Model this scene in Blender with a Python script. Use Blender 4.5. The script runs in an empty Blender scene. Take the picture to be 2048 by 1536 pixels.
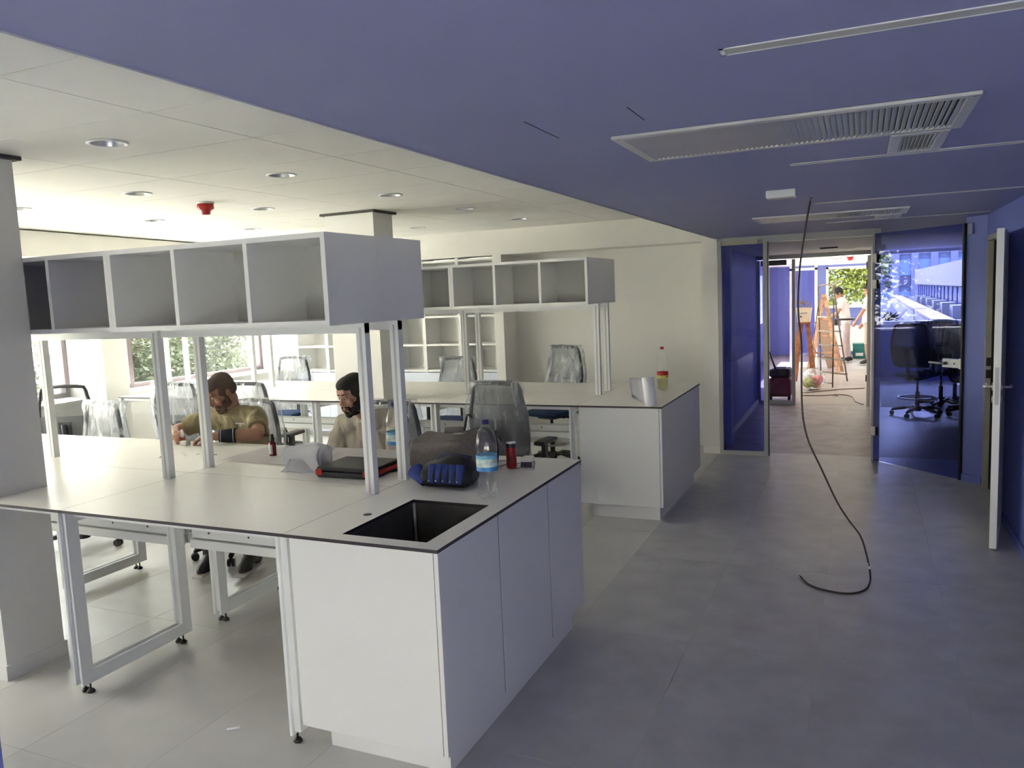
import bpy, bmesh, math, random
from mathutils import Vector, Matrix, Euler, noise
random.seed(7)
PI = math.pi
S = bpy.context.scene
COL = S.collection

# ---------------------------------------------------------------- camera
cam = bpy.data.cameras.new('camera')
cam.sensor_fit = 'HORIZONTAL'
cam.sensor_width = 36.0
cam.lens = 1572.18 / 2048 * 36.0
cam.clip_start = 0.05
cam.clip_end = 400
camo = bpy.data.objects.new('camera', cam)
COL.objects.link(camo)
_yaw, _pitch, _roll = 0.4215, -0.1106, 0.0423
_M = Matrix.Rotation(_yaw, 3, 'Z') @ Matrix.Rotation(_pitch, 3, 'X') @ Matrix.Rotation(_roll, 3, 'Y')
_ex, _ey, _ez = _M.col[0], _M.col[1], _M.col[2]
_rot = Matrix((_ex, _ez, -_ey)).transposed()
camo.matrix_world = Matrix.Translation((1.3393, -2.2947, 1.7612)) @ _rot.to_4x4()
S.camera = camo

# ---------------------------------------------------------------- light
S.view_settings.view_transform = 'Standard'
S.view_settings.look = 'None'
S.view_settings.exposure = 3.5
S.view_settings.gamma = 1.0
S.view_settings.use_curve_mapping = False
S.cycles.transparent_max_bounces = 32
S.cycles.max_bounces = 14
S.cycles.diffuse_bounces = 7
W = bpy.data.worlds.new('sky')
S.world = W
W.use_nodes = True
nt = W.node_tree
nt.nodes.clear()
wo = nt.nodes.new('ShaderNodeOutputWorld')
bg = nt.nodes.new('ShaderNodeBackground')
tc = nt.nodes.new('ShaderNodeTexCoord')
sp = nt.nodes.new('ShaderNodeSeparateXYZ')
cr = nt.nodes.new('ShaderNodeValToRGB')
cr.color_ramp.elements[0].position = 0.0
cr.color_ramp.elements[0].color = (1.0, 0.93, 0.80, 1)
cr.color_ramp.elements[1].position = 0.6
cr.color_ramp.elements[1].color = (0.80, 0.86, 0.95, 1)
bg.inputs['Strength'].default_value = 2.0
nt.links.new(tc.outputs['Generated'], sp.inputs[0])
nt.links.new(sp.outputs['Z'], cr.inputs[0])
nt.links.new(cr.outputs[0], bg.inputs['Color'])
nt.links.new(bg.outputs[0], wo.inputs['Surface'])
sun = bpy.data.lights.new('sun', 'SUN')
sun.energy = 5.5
sun.color = (1.0, 0.95, 0.85)
sun.angle = math.radians(1.0)
suno = bpy.data.objects.new('sun', sun)
COL.objects.link(suno)
suno.rotation_euler = Vector((0.48, -0.25, -1.0)).to_track_quat('-Z', 'Y').to_euler()
suno.location = (-6, 8, 12)

# ---------------------------------------------------------------- materials
def new_mat(name):
    m = bpy.data.materials.new(name)
    m.use_nodes = True
    m.node_tree.nodes.clear()
    out = m.node_tree.nodes.new('ShaderNodeOutputMaterial')
    return m, m.node_tree, out

def mat(name, col, rough=0.5, metal=0.0, var=0.04, scale=6.0, bump=0.0, bscale=60.0, spec=0.5, detail=4.0, stretch=None, coat=0.0):
    m, t, out = new_mat(name)
    p = t.nodes.new('ShaderNodeBsdfPrincipled')
    p.inputs['Roughness'].default_value = rough
    p.inputs['Metallic'].default_value = metal
    p.inputs['Specular IOR Level'].default_value = spec
    p.inputs['Coat Weight'].default_value = coat
    t.links.new(p.outputs[0], out.inputs['Surface'])
    c = t.nodes.new('ShaderNodeTexCoord')
    src = c.outputs['Object']
    if stretch:
        mp = t.nodes.new('ShaderNodeMapping')
        mp.inputs['Scale'].default_value = stretch
        t.links.new(src, mp.inputs[0])
        src = mp.outputs[0]
    n = t.nodes.new('ShaderNodeTexNoise')
    n.inputs['Scale'].default_value = scale
    n.inputs['Detail'].default_value = detail
    t.links.new(src, n.inputs['Vector'])
    r = t.nodes.new('ShaderNodeValToRGB')
    lo = [max(0, v * (1 - var)) for v in col]
    hi = [min(1, v * (1 + var)) for v in col]
    r.color_ramp.elements[0].position = 0.3
    r.color_ramp.elements[1].position = 0.7
    r.color_ramp.elements[0].color = (*lo, 1)
    r.color_ramp.elements[1].color = (*hi, 1)
    t.links.new(n.outputs['Fac'], r.inputs[0])
    t.links.new(r.outputs[0], p.inputs['Base Color'])
    if bump > 0:
        n2 = t.nodes.new('ShaderNodeTexNoise')
        n2.inputs['Scale'].default_value = bscale
        n2.inputs['Detail'].default_value = 3
        t.links.new(src, n2.inputs['Vector'])
        b = t.nodes.new('ShaderNodeBump')
        b.inputs['Strength'].default_value = bump
        b.inputs['Distance'].default_value = 0.01
        t.links.new(n2.outputs['Fac'], b.inputs['Height'])
        t.links.new(b.outputs[0], p.inputs['Normal'])
    return m

def thin_fresnel(t, ior):
    """Fresnel of a thin sheet: the same from both of its sides."""
    f = t.nodes.new('ShaderNodeFresnel')
    g = t.nodes.new('ShaderNodeNewGeometry')
    r = t.nodes.new('ShaderNodeMapRange')
    r.inputs['To Min'].default_value = ior
    r.inputs['To Max'].default_value = 1.0 / ior
    t.links.new(g.outputs['Backfacing'], r.inputs[0])
    t.links.new(r.outputs[0], f.inputs['IOR'])
    return f

def clear_mat(name, tint, refl=1.0, rough=0.02, ior=1.5, bump=0.0, bscale=20.0):
    """Thin clear sheet: tinted see-through with a Fresnel reflection."""
    m, t, out = new_mat(name)
    tr = t.nodes.new('ShaderNodeBsdfTransparent')
    tr.inputs[0].default_value = (*tint, 1)
    gl = t.nodes.new('ShaderNodeBsdfGlossy')
    gl.inputs['Roughness'].default_value = rough
    gl.inputs['Color'].default_value = (refl, refl, refl, 1)
    f = thin_fresnel(t, ior)
    mx = t.nodes.new('ShaderNodeMixShader')
    t.links.new(f.outputs[0], mx.inputs[0])
    t.links.new(tr.outputs[0], mx.inputs[1])
    t.links.new(gl.outputs[0], mx.inputs[2])
    t.links.new(mx.outputs[0], out.inputs['Surface'])
    if bump:
        c = t.nodes.new('ShaderNodeTexCoord')
        n2 = t.nodes.new('ShaderNodeTexNoise')
        n2.inputs['Scale'].default_value = bscale
        t.links.new(c.outputs['Object'], n2.inputs['Vector'])
        b = t.nodes.new('ShaderNodeBump')
        b.inputs['Strength'].default_value = bump
        b.inputs['Distance'].default_value = 0.02
        t.links.new(n2.outputs['Fac'], b.inputs['Height'])
        t.links.new(b.outputs[0], gl.inputs['Normal'])
        t.links.new(b.outputs[0], f.inputs['Normal'])
    return m

def film_mat(name, cloud=0.22, tint=(0.95, 0.96, 0.98), col=(0.85, 0.87, 0.9)):
    """Wrinkled polythene: mostly see-through, milky in its folds, glossy."""
    m, t, out = new_mat(name)
    tr = t.nodes.new('ShaderNodeBsdfTransparent')
    tr.inputs[0].default_value = (*tint, 1)
    df = t.nodes.new('ShaderNodeBsdfDiffuse')
    df.inputs[0].default_value = (*col, 1)
    tl = t.nodes.new('ShaderNodeBsdfTranslucent')
    tl.inputs[0].default_value = (*col, 1)
    md = t.nodes.new('ShaderNodeMixShader')
    md.inputs[0].default_value = 0.5
    t.links.new(df.outputs[0], md.inputs[1])
    t.links.new(tl.outputs[0], md.inputs[2])
    c = t.nodes.new('ShaderNodeTexCoord')
    mp = t.nodes.new('ShaderNodeMapping')
    mp.inputs['Scale'].default_value = (9, 9, 2.2)
    mp.inputs['Rotation'].default_value = (0.3, 0.5, 0.2)
    t.links.new(c.outputs['Object'], mp.inputs[0])
    n = t.nodes.new('ShaderNodeTexNoise')
    n.inputs['Scale'].default_value = 1.6
    n.inputs['Detail'].default_value = 5
    n.inputs['Distortion'].default_value = 1.2
    t.links.new(mp.outputs[0], n.inputs['Vector'])
    r = t.nodes.new('ShaderNodeMapRange')
    r.inputs['From Min'].default_value = 0.46
    r.inputs['From Max'].default_value = 0.72
    r.inputs['To Min'].default_value = cloud * 0.35
    r.inputs['To Max'].default_value = min(1, cloud * 2.6)
    t.links.new(n.outputs['Fac'], r.inputs[0])
    m1 = t.nodes.new('ShaderNodeMixShader')
    t.links.new(r.outputs[0], m1.inputs[0])
    t.links.new(tr.outputs[0], m1.inputs[1])
    t.links.new(md.outputs[0], m1.inputs[2])
    gl = t.nodes.new('ShaderNodeBsdfGlossy')
    gl.inputs['Roughness'].default_value = 0.16
    b = t.nodes.new('ShaderNodeBump')
    b.inputs['Strength'].default_value = 0.9
    b.inputs['Distance'].default_value = 0.03
    t.links.new(n.outputs['Fac'], b.inputs['Height'])
    t.links.new(b.outputs[0], gl.inputs['Normal'])
    f = thin_fresnel(t, 1.45)
    t.links.new(b.outputs[0], f.inputs['Normal'])
    mx = t.nodes.new('ShaderNodeMixShader')
    t.links.new(f.outputs[0], mx.inputs[0])
    t.links.new(m1.outputs[0], mx.inputs[1])
    t.links.new(gl.outputs[0], mx.inputs[2])
    t.links.new(mx.outputs[0], out.inputs['Surface'])
    return m

def mesh_mat(name, col, see=0.35, scale=260.0):
    """Woven net fabric: fine open weave."""
    m, t, out = new_mat(name)
    p = t.nodes.new('ShaderNodeBsdfPrincipled')
    p.inputs['Base Color'].default_value = (*col, 1)
    p.inputs['Roughness'].default_value = 0.7
    tr = t.nodes.new('ShaderNodeBsdfTransparent')
    c = t.nodes.new('ShaderNodeTexCoord')
    w = t.nodes.new('ShaderNodeTexChecker')
    w.inputs['Scale'].default_value = scale
    t.links.new(c.outputs['Object'], w.inputs['Vector'])
    r = t.nodes.new('ShaderNodeMapRange')
    r.inputs['To Min'].default_value = 1 - see * 1.7
    r.inputs['To Max'].default_value = 1.0 - see * 0.3
    t.links.new(w.outputs['Fac'], r.inputs[0])
    mx = t.nodes.new('ShaderNodeMixShader')
    t.links.new(r.outputs[0], mx.inputs[0])
    t.links.new(tr.outputs[0], mx.inputs[1])
    t.links.new(p.outputs[0], mx.inputs[2])
    t.links.new(mx.outputs[0], out.inputs['Surface'])
    return m

def glow_mat(name, col, strength):
    m, t, out = new_mat(name)
    e = t.nodes.new('ShaderNodeEmission')
    e.inputs[0].default_value = (*col, 1)
    e.inputs[1].default_value = strength
    t.links.new(e.outputs[0], out.inputs['Surface'])
    return m

M = {}
M['white_wall'] = mat('white_wall_paint', (0.80, 0.785, 0.74), 0.75, var=0.01, bump=0.04, bscale=180)
M['white_tile'] = mat('ceiling_tile_white', (0.80, 0.78, 0.735), 0.8, var=0.012, bump=0.05, bscale=220)
M['seam'] = mat('ceiling_seam_grey', (0.10, 0.095, 0.09), 0.9)
M['blue_paint'] = mat('blue_paint', (0.30, 0.31, 0.525), 0.6, var=0.025, scale=3, bump=0.05, bscale=150)
M['blue_wall'] = mat('blue_wall_paint', (0.16, 0.195, 0.52), 0.5, var=0.03, scale=3, bump=0.05, bscale=150)
M['laminate'] = mat('white_laminate', (0.78, 0.775, 0.755), 0.33, var=0.008, bump=0.02, bscale=500)
M['worktop'] = mat('worktop_laminate', (0.83, 0.81, 0.755), 0.34, var=0.012, bump=0.03, bscale=600)
M['edge'] = mat('black_core_edge', (0.035, 0.028, 0.035), 0.5)
M['white_metal'] = mat('white_powder_coat', (0.78, 0.79, 0.78), 0.35, var=0.008)
M['inner_grey'] = mat('shade_grey_board', (0.50, 0.495, 0.47), 0.5, var=0.01)
M['cabinet_blue_white'] = mat('cool_white_front', (0.70, 0.74, 0.82), 0.4, var=0.01)
M['black'] = mat('black_plastic', (0.012, 0.012, 0.014), 0.45, var=0.1)
M['rubber'] = mat('black_rubber', (0.015, 0.015, 0.015), 0.8, var=0.1)
M['steel'] = mat('brushed_steel', (0.55, 0.54, 0.52), 0.3, metal=1.0, var=0.05, stretch=(1, 40, 1))
M['sink'] = mat('sink_dark_steel', (0.15, 0.14, 0.125), 0.38, metal=0.55, var=0.15, scale=14)
M['reflector'] = mat('polished_reflector', (0.88, 0.87, 0.85), 0.3, metal=1.0, var=0.01)
M['chrome'] = mat('chrome', (0.8, 0.8, 0.8), 0.12, metal=1.0)
M['floor_light'] = mat('light_grey_tile', (0.60, 0.58, 0.545), 0.28, var=0.07, scale=3.0, detail=8, bump=0.02, bscale=90)
M['floor_dark'] = mat('mid_grey_tile', (0.53, 0.515, 0.50), 0.38, var=0.11, scale=5.0, detail=8, bump=0.03, bscale=90)
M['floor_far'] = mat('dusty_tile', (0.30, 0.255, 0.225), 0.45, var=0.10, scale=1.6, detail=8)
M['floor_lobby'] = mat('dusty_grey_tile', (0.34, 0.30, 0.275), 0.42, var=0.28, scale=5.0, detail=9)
M['grout'] = mat('tile_grout', (0.50, 0.49, 0.47), 0.9)
M['grille'] = mat('aluminium_grille', (0.62, 0.62, 0.61), 0.42, metal=0.35, var=0.03)
M['grille_dark'] = mat('duct_dark', (0.06, 0.06, 0.065), 0.8)
M['frame_grey'] = mat('grey_door_frame', (0.40, 0.41, 0.40), 0.42, var=0.02)
M['frame_olive'] = mat('beige_steel_frame', (0.42, 0.40, 0.32), 0.5, var=0.02)
M['window_brown'] = mat('dark_brown_frame', (0.10, 0.075, 0.085), 0.5, var=0.05)
M['window_white'] = mat('white_window_frame', (0.82, 0.82, 0.80), 0.4)
M['glass'] = clear_mat('window_glass', (0.96, 0.98, 0.97))
M['blue_glass'] = clear_mat('blue_film_glass', (0.48, 0.52, 0.85), 0.55, 0.01)
M['violet_glass'] = clear_mat('lilac_glass', (0.78, 0.76, 0.92), 1.0, 0.01)
M['pet'] = clear_mat('clear_bottle_plastic', (0.985, 0.99, 0.995), 1.0, 0.06, 1.45, 0.10, 22)
M['water'] = clear_mat('water_in_bottle', (0.93, 0.96, 0.98), 0.6, 0.0, 1.33)
M['film'] = film_mat('polythene_film', 0.18)
M['film_heavy'] = film_mat('milky_polythene_film', 0.30)
M['mesh_grey'] = mesh_mat('grey_net_fabric', (0.10, 0.105, 0.11), 0.25)
M['mesh_pale'] = mesh_mat('pale_net_fabric', (0.30, 0.30, 0.31), 0.4)
M['charcoal'] = mat('charcoal_plastic', (0.035, 0.036, 0.04), 0.5, var=0.08)
M['seat_blue'] = mat('navy_seat_fabric', (0.02, 0.045, 0.13), 0.9, var=0.15, scale=120, bump=0.2, bscale=400)
M['paper'] = mat('white_paper', (0.82, 0.81, 0.84), 0.8, var=0.01)
M['red'] = mat('red_plastic', (0.45, 0.02, 0.02), 0.35, var=0.05)
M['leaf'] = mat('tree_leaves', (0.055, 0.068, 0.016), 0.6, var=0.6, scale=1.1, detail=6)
M['leaf_dark'] = mat('shaded_tree_leaves', (0.03, 0.04, 0.012), 0.6, var=0.7, scale=1.3, detail=6)  # darker copy of the leaf green; shade is put into the colour
M['bark'] = mat('bark', (0.10, 0.075, 0.05), 0.9, var=0.3)

# ---------------------------------------------------------------- mesh helpers
def BM():
    return bmesh.new()

def box(bm, x0, x1, y0, y1, z0, z1, mi=0):
    vs = [bm.verts.new((x, y, z)) for x in (x0, x1) for y in (y0, y1) for z in (z0, z1)]
    for f in ((0, 1, 3, 2), (4, 6, 7, 5), (0, 4, 5, 1), (2, 3, 7, 6), (0, 2, 6, 4), (1, 5, 7, 3)):
        fc = bm.faces.new([vs[i] for i in f])
        fc.material_index = mi
    return vs

def obox(bm, c, ax, ay, az, hx, hy, hz, mi=0):
    """Box at c with axes ax, ay, az and half sizes."""
    c = Vector(c); ax = Vector(ax).normalized(); ay = Vector(ay).normalized(); az = Vector(az).normalized()
    vs = [bm.verts.new(c + ax * (sx * hx) + ay * (sy * hy) + az * (sz * hz)) for sx in (-1, 1) for sy in (-1, 1) for sz in (-1, 1)]
    for f in ((0, 1, 3, 2), (4, 6, 7, 5), (0, 4, 5, 1), (2, 3, 7, 6), (0, 2, 6, 4), (1, 5, 7, 3)):
        fc = bm.faces.new([vs[i] for i in f]); fc.material_index = mi

def frame_of(d):
    d = Vector(d).normalized()
    up = Vector((0, 0, 1)) if abs(d.z) < 0.95 else Vector((1, 0, 0))
    a = d.cross(up).normalized()
    return a, a.cross(d).normalized(), d

def bar(bm, p, q, w, h, mi=0):
    """Rectangular bar from p to q; w across, h upward."""
    p = Vector(p); q = Vector(q)
    a, b, d = frame_of(q - p)
    obox(bm, (p + q) / 2, a, b, d, w / 2, h / 2, (q - p).length / 2, mi)

def cone(bm, p, q, r0, r1, n=12, mi=0, caps=True, smooth=True):
    p = Vector(p); q = Vector(q)
    a, b, d = frame_of(q - p)
    A = [bm.verts.new(p + (a * math.cos(2 * PI * i / n) + b * math.sin(2 * PI * i / n)) * r0) for i in range(n)]
    B = [bm.verts.new(q + (a * math.cos(2 * PI * i / n) + b * math.sin(2 * PI * i / n)) * r1) for i in range(n)]
    for i in range(n):
        f = bm.faces.new((A[i], A[(i + 1) % n], B[(i + 1) % n], B[i])); f.material_index = mi; f.smooth = smooth
    if caps:
        f = bm.faces.new(A[::-1]); f.material_index = mi
        f = bm.faces.new(B); f.material_index = mi

def lathe(bm, prof, c=(0, 0, 0), n=24, mi=0, axis=None, squash=None):
    """prof: list of (r, z). Closed at r==0 ends."""
    c = Vector(c)
    rings = []
    for r, z in prof:
        if r < 1e-6:
            rings.append([bm.verts.new(c + Vector((0, 0, z)))])
        else:
            rings.append([bm.verts.new(c + Vector((r * math.cos(2 * PI * i / n), r * math.sin(2 * PI * i / n), z))) for i in range(n)])
    for A, B in zip(rings[:-1], rings[1:]):
        if len(A) == 1 and len(B) == 1:
            continue
        for i in range(n):
            j = (i + 1) % n
            if len(A) == 1:
                f = bm.faces.new((A[0], B[j], B[i]))
            elif len(B) == 1:
                f = bm.faces.new((A[i], A[j], B[0]))
            else:
                f = bm.faces.new((A[i], A[j], B[j], B[i]))
            f.smooth = True; f.material_index = mi

def tube(bm, pts, r, n=8, mi=0, closed=False, caps=True):
    pts = [Vector(p) for p in pts]
    m = len(pts)
    rr = r if isinstance(r, (list, tuple)) else [r] * m
    rings = []
    prev = None
    for i in range(m):
        if closed:
            d = pts[(i + 1) % m] - pts[i - 1]
        else:
            d = pts[min(i + 1, m - 1)] - pts[max(i - 1, 0)]
        d.normalize()
        if prev is None:
            a, b, _ = frame_of(d)
        else:
            a = prev - d * prev.dot(d)
            if a.length < 1e-5:
                a = frame_of(d)[0]
            a.normalize()
            b = d.cross(a).normalized()
        prev = a
        rings.append([bm.verts.new(pts[i] + (a * math.cos(2 * PI * k / n) + b * math.sin(2 * PI * k / n)) * rr[i]) for k in range(n)])
    prs = list(zip(rings[:-1], rings[1:]))
    if closed:
        prs.append((rings[-1], rings[0]))
    for A, B in prs:
        for k in range(n):
            f = bm.faces.new((A[k], A[(k + 1) % n], B[(k + 1) % n], B[k])); f.smooth = True; f.material_index = mi
    if caps and not closed:
        bm.faces.new(rings[0][::-1]).material_index = mi
        bm.faces.new(rings[-1]).material_index = mi

def smooth_path(pts, k=6):
    """Catmull-Rom through pts."""
    P = [Vector(p) for p in pts]
    P = [P[0] * 2 - P[1]] + P + [P[-1] * 2 - P[-2]]
    out = []
    for i in range(1, len(P) - 2):
        for s in range(k):
            t = s / k
            a, b, c, d = P[i - 1], P[i], P[i + 1], P[i + 2]
            out.append(0.5 * ((2 * b) + (c - a) * t + (2 * a - 5 * b + 4 * c - d) * t * t + (3 * b - a - 3 * c + d) * t ** 3))
    out.append(P[-2])
    return out

def grid(bm, fn, nu, nv, mi=0, wrap=False, smooth=True):
    vs = [[bm.verts.new(fn(u / nu, v / nv)) for u in range(nu if wrap else nu + 1)] for v in range(nv + 1)]
    W_ = len(vs[0])
    for v in range(nv):
        for u in range(nu):
            f = bm.faces.new((vs[v][u % W_], vs[v][(u + 1) % W_], vs[v + 1][(u + 1) % W_], vs[v + 1][u % W_]))
            f.smooth = smooth; f.material_index = mi
    return vs

def prism(bm, poly, z0, z1, mi=0):
    A = [bm.verts.new((x, y, z0)) for x, y in poly]
    B = [bm.verts.new((x, y, z1)) for x, y in poly]
    n = len(poly)
    bm.faces.new(A[::-1]).material_index = mi
    bm.faces.new(B).material_index = mi
    for i in range(n):
        bm.faces.new((A[i], A[(i + 1) % n], B[(i + 1) % n], B[i])).material_index = mi

def obj(name, bm, mats, parent=None, local=False, bevel=0.0, seg=2, recalc=True):
    """One mesh object. With a parent, world-space verts are moved into the parent's frame unless local."""
    if bevel > 0:
        bmesh.ops.bevel(bm, geom=list(bm.edges), offset=bevel, segments=seg, affect='EDGES', profile=0.5, clamp_overlap=True)
    if recalc:
        bmesh.ops.recalc_face_normals(bm, faces=bm.faces)
    if parent is not None and not local:
        r = parent
        off = Vector((0, 0, 0))
        mtx = Matrix.Identity(4)
        while r is not None:
            mtx = Matrix.LocRotScale(r.location, r.rotation_euler, None) @ mtx
            r = r.parent
        bmesh.ops.transform(bm, matrix=mtx.inverted(), verts=bm.verts)
    me = bpy.data.meshes.new(name)
    bm.to_mesh(me)
    bm.free()
    for m in (mats if isinstance(mats, (list, tuple)) else [mats]):
        me.materials.append(m)
    o = bpy.data.objects.new(name, me)
    COL.objects.link(o)
    if parent is not None:
        o.parent = parent
    return o

def tag(o, label=None, cat=None, group=None):
    if label: o['label'] = label
    if cat: o['category'] = cat
    if group: o['group'] = group
    return o

def thing(name, label, cat, loc=(0, 0, 0), rz=0.0, group=None):
    o = bpy.data.objects.new(name, None)
    o.empty_display_size = 0.1
    COL.objects.link(o)
    o.location = loc
    o.rotation_euler = (0, 0, rz)
    return tag(o, label, cat, group)

def struct(name, bm, m, label=None, **k):
    o = obj(name, bm, m, **k)
    if o.parent is None:
        o['kind'] = 'structure'
    if label: o['label'] = label
    return o

def copy_tree(o, parent=None):
    c = o.copy()
    COL.objects.link(c)
    c.parent = parent
    for ch in list(o.children):
        copy_tree(ch, c)
    return c

def dup(root, loc, rz, label, group=None):
    c = copy_tree(root)
    c.location = loc
    c.rotation_euler = (0, 0, rz)
    c['label'] = label
    if group: c['group'] = group
    return c

def instance(src, name, parent, loc, rot=None):
    o = bpy.data.objects.new(name, src.data)
    COL.objects.link(o)
    o.parent = parent
    o.location = loc
    if rot: o.rotation_euler = rot
    return o

def lettering(body, size, origin, xdir, ydir, m, parent, thick=0.0008, align='CENTER'):
    """Real raised letters as a mesh, child of parent (world space)."""
    cu = bpy.data.curves.new('lettering', 'FONT')
    cu.body = body
    cu.size = size
    cu.extrude = thick
    cu.align_x = align
    cu.align_y = 'CENTER'
    cu.resolution_u = 3
    t = bpy.data.objects.new('lettering_tmp', cu)
    COL.objects.link(t)
    dg = bpy.context.evaluated_depsgraph_get()
    me = bpy.data.meshes.new_from_object(t.evaluated_get(dg))
    bpy.data.objects.remove(t)
    xd = Vector(xdir).normalized(); zd = xd.cross(Vector(ydir)).normalized(); yd = zd.cross(xd)
    mt = Matrix((xd, yd, zd)).transposed().to_4x4()
    mt.translation = Vector(origin)
    bm = BM()
    bm.from_mesh(me)
    bmesh.ops.transform(bm, matrix=mt, verts=bm.verts)
    return obj('lettering', bm, m, parent, recalc=False)
# ================================================================ SETTING
H = 0.90          # worktop height
ZW = 2.545        # white ceiling
ZB = 2.267        # blue ceiling
XB = -0.055       # edge of the blue ceiling, border of the two floors

def randomise(m):
    """Each tile samples its own patch of the pattern."""
    t = m.node_tree
    c = [n for n in t.nodes if n.type == 'TEX_COORD'][0]
    oi = t.nodes.new('ShaderNodeObjectInfo')
    ml = t.nodes.new('ShaderNodeMath'); ml.operation = 'MULTIPLY'; ml.inputs[1].default_value = 57.0
    ad = t.nodes.new('ShaderNodeVectorMath'); ad.operation = 'ADD'
    t.links.new(oi.outputs['Random'], ml.inputs[0])
    tg = [l.to_socket for l in c.outputs['Object'].links]
    t.links.new(c.outputs['Object'], ad.inputs[0])
    t.links.new(ml.outputs[0], ad.inputs[1])
    for s in tg:
        t.links.new(ad.outputs[0], s)
for k in ('floor_light', 'floor_dark', 'floor_far', 'floor_lobby'):
    randomise(M[k])

# ---- floor: bedding with single tiles
bm = BM(); box(bm, -6.0, 4.3, -5.0, 13.1, -0.2, -0.0008); box(bm, -.8, 1.63, 13.1, 18.7, -0.2, -0.0008)
floor = struct('floor', bm, M['grout'])
def tiles(xs, ys, m):
    cache = {}
    for a, b in zip(xs[:-1], xs[1:]):
        for c, d in zip(ys[:-1], ys[1:]):
            k = (round(b - a, 3), round(d - c, 3))
            if k not in cache:
                bm = BM(); box(bm, -(b - a) / 2 + .0012, (b - a) / 2 - .0012, -(d - c) / 2 + .0012, (d - c) / 2 - .0012, -.012, 0)
                o = obj('floor_tile', bm, m, floor, local=True)
                o.location = ((a + b) / 2, (c + d) / 2, 0)
                cache[k] = o
            else:
                instance(cache[k], 'floor_tile', floor, ((a + b) / 2, (c + d) / 2, 0))
ylight = [-4.96 + .0] + [-.36 + 1.2 * k for k in range(-3, 6)] + [6.56]
tiles([-5.995, -5.4, -4.8, -4.2, -3.6, -3.0, -2.4, -1.8, -1.2, -.6, XB], ylight, M['floor_light'])
ydark = [-4.96] + [-.9 + 1.2 * k for k in range(-3, 9)] + [9.92]
tiles([XB, .557, 1.15, 1.75, 2.33], [y for y in ydark if y < 6.0] + [6.3], M['floor_dark'])
tiles([XB, .557, 1.15, 1.46], [6.3, 7.5, 8.7, 9.9], M['floor_lobby'])
bm = BM()
for i in range(4):
    for j in range(7):
        box(bm, -.8 + i * .6 + .002, -.2 + i * .6 - .002, 9.9 + j * 1.25 + .002, 9.9 + (j + 1) * 1.25 - .002, -.012, 0)
for i in range(5):
    for j in range(8):
        box(bm, 1.46 + i * .55 + .002, 1.46 + (i + 1) * .55 - .002, 3.4 + j * .8 + .002, 3.4 + (j + 1) * .8 - .002, -.012, -.0005)
o = obj('floor_tile', bm, M['floor_far'], floor); o['kind'] = 'stuff'

# ---- white suspended ceiling with single panels
bm = BM(); box(bm, -6.1, XB, -5.0, 6.2, ZW + .022, ZW + .2)
ceiling = struct('ceiling', bm, M['seam'])
def panel(w, d, hole):
    bm = BM()
    o = [bm.verts.new((sx * (w / 2 - .0035), sy * (d / 2 - .0035), 0)) for sx, sy in ((-1, -1), (1, -1), (1, 1), (-1, 1))]
    t = [bm.verts.new((v.co.x, v.co.y, .02)) for v in o]
    for i in range(4):
        bm.faces.new((o[i], o[(i + 1) % 4], t[(i + 1) % 4], t[i]))
    if not hole:
        bm.faces.new(o[::-1])
    else:
        n = 28
        c = [bm.verts.new((hole * math.cos(2 * PI * i / n), hole * math.sin(2 * PI * i / n), 0)) for i in range(n)]
        es = [bm.edges.get((o[i], o[(i + 1) % 4])) for i in range(4)] + [bm.edges.new((c[i], c[(i + 1) % n])) for i in range(n)]
        bmesh.ops.triangle_fill(bm, use_beauty=True, edges=es)
        c2 = [bm.verts.new((v.co.x, v.co.y, .02)) for v in c]
        for i in range(n):
            bm.faces.new((c[i], c2[i], c2[(i + 1) % n], c[(i + 1) % n]))
    return bm
xs = [-.05 - 1.2 * k for k in range(6)]
ys = [.07 + .6 * k for k in range(-8, 11)] + [6.17]
LAMPS = [(-1.85, y) for y in (-2.03, -.83, .37, 1.57, 2.77, 3.97, 5.17)] + [(-3.05, y) for y in (-2.03, -.83, .37, 1.57, 2.77, 3.97, 5.17)] + [(-4.25, y) for y in (-.83, .37, 1.57, 2.77, 3.97, 5.17)]
pc = {}
for a, b in zip(xs[1:], xs[:-1]):
    for c, d in zip(ys[:-1], ys[1:]):
        cx, cy = (a + b) / 2, (c + d) / 2
        hole = any(abs(lx - cx) < .1 and abs(ly - cy) < .1 for lx, ly in LAMPS)
        k = (round(d - c, 3), hole)
        if k not in pc:
            o = obj('ceiling_panel', panel(b - a, d - c, .076 if hole else 0), M['white_tile'], ceiling, local=True)
            o.location = (cx, cy, ZW)
            pc[k] = o
        else:
            instance(pc[k], 'ceiling_panel', ceiling, (cx, cy, ZW))

# ---- blue ceiling over the corridor, its drop towards the white one
bm = BM(); box(bm, XB, 4.3, -5.0, 13.1, ZB, ZB + .45); box(bm, -.6, XB, 6.565, 9.95, ZB, ZB + .45)
struct('ceiling.001', bm, M['blue_paint'])
bm = BM(); box(bm, XB - .012, XB - .001, -5.0, 6.17, ZB - .004, ZW + .02)
struct('trim_1', bm, M['white_wall'])
bm = BM(); box(bm, -.8, 1.63, 9.96, 18.7, 2.205, 2.4); struct('ceiling.002', bm, M['white_wall'])
bm = BM(); box(bm, -.088, 1.443, 6.22, 9.868, 2.198, ZB - .001); struct('ceiling.003', bm, M['white_wall'])

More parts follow.
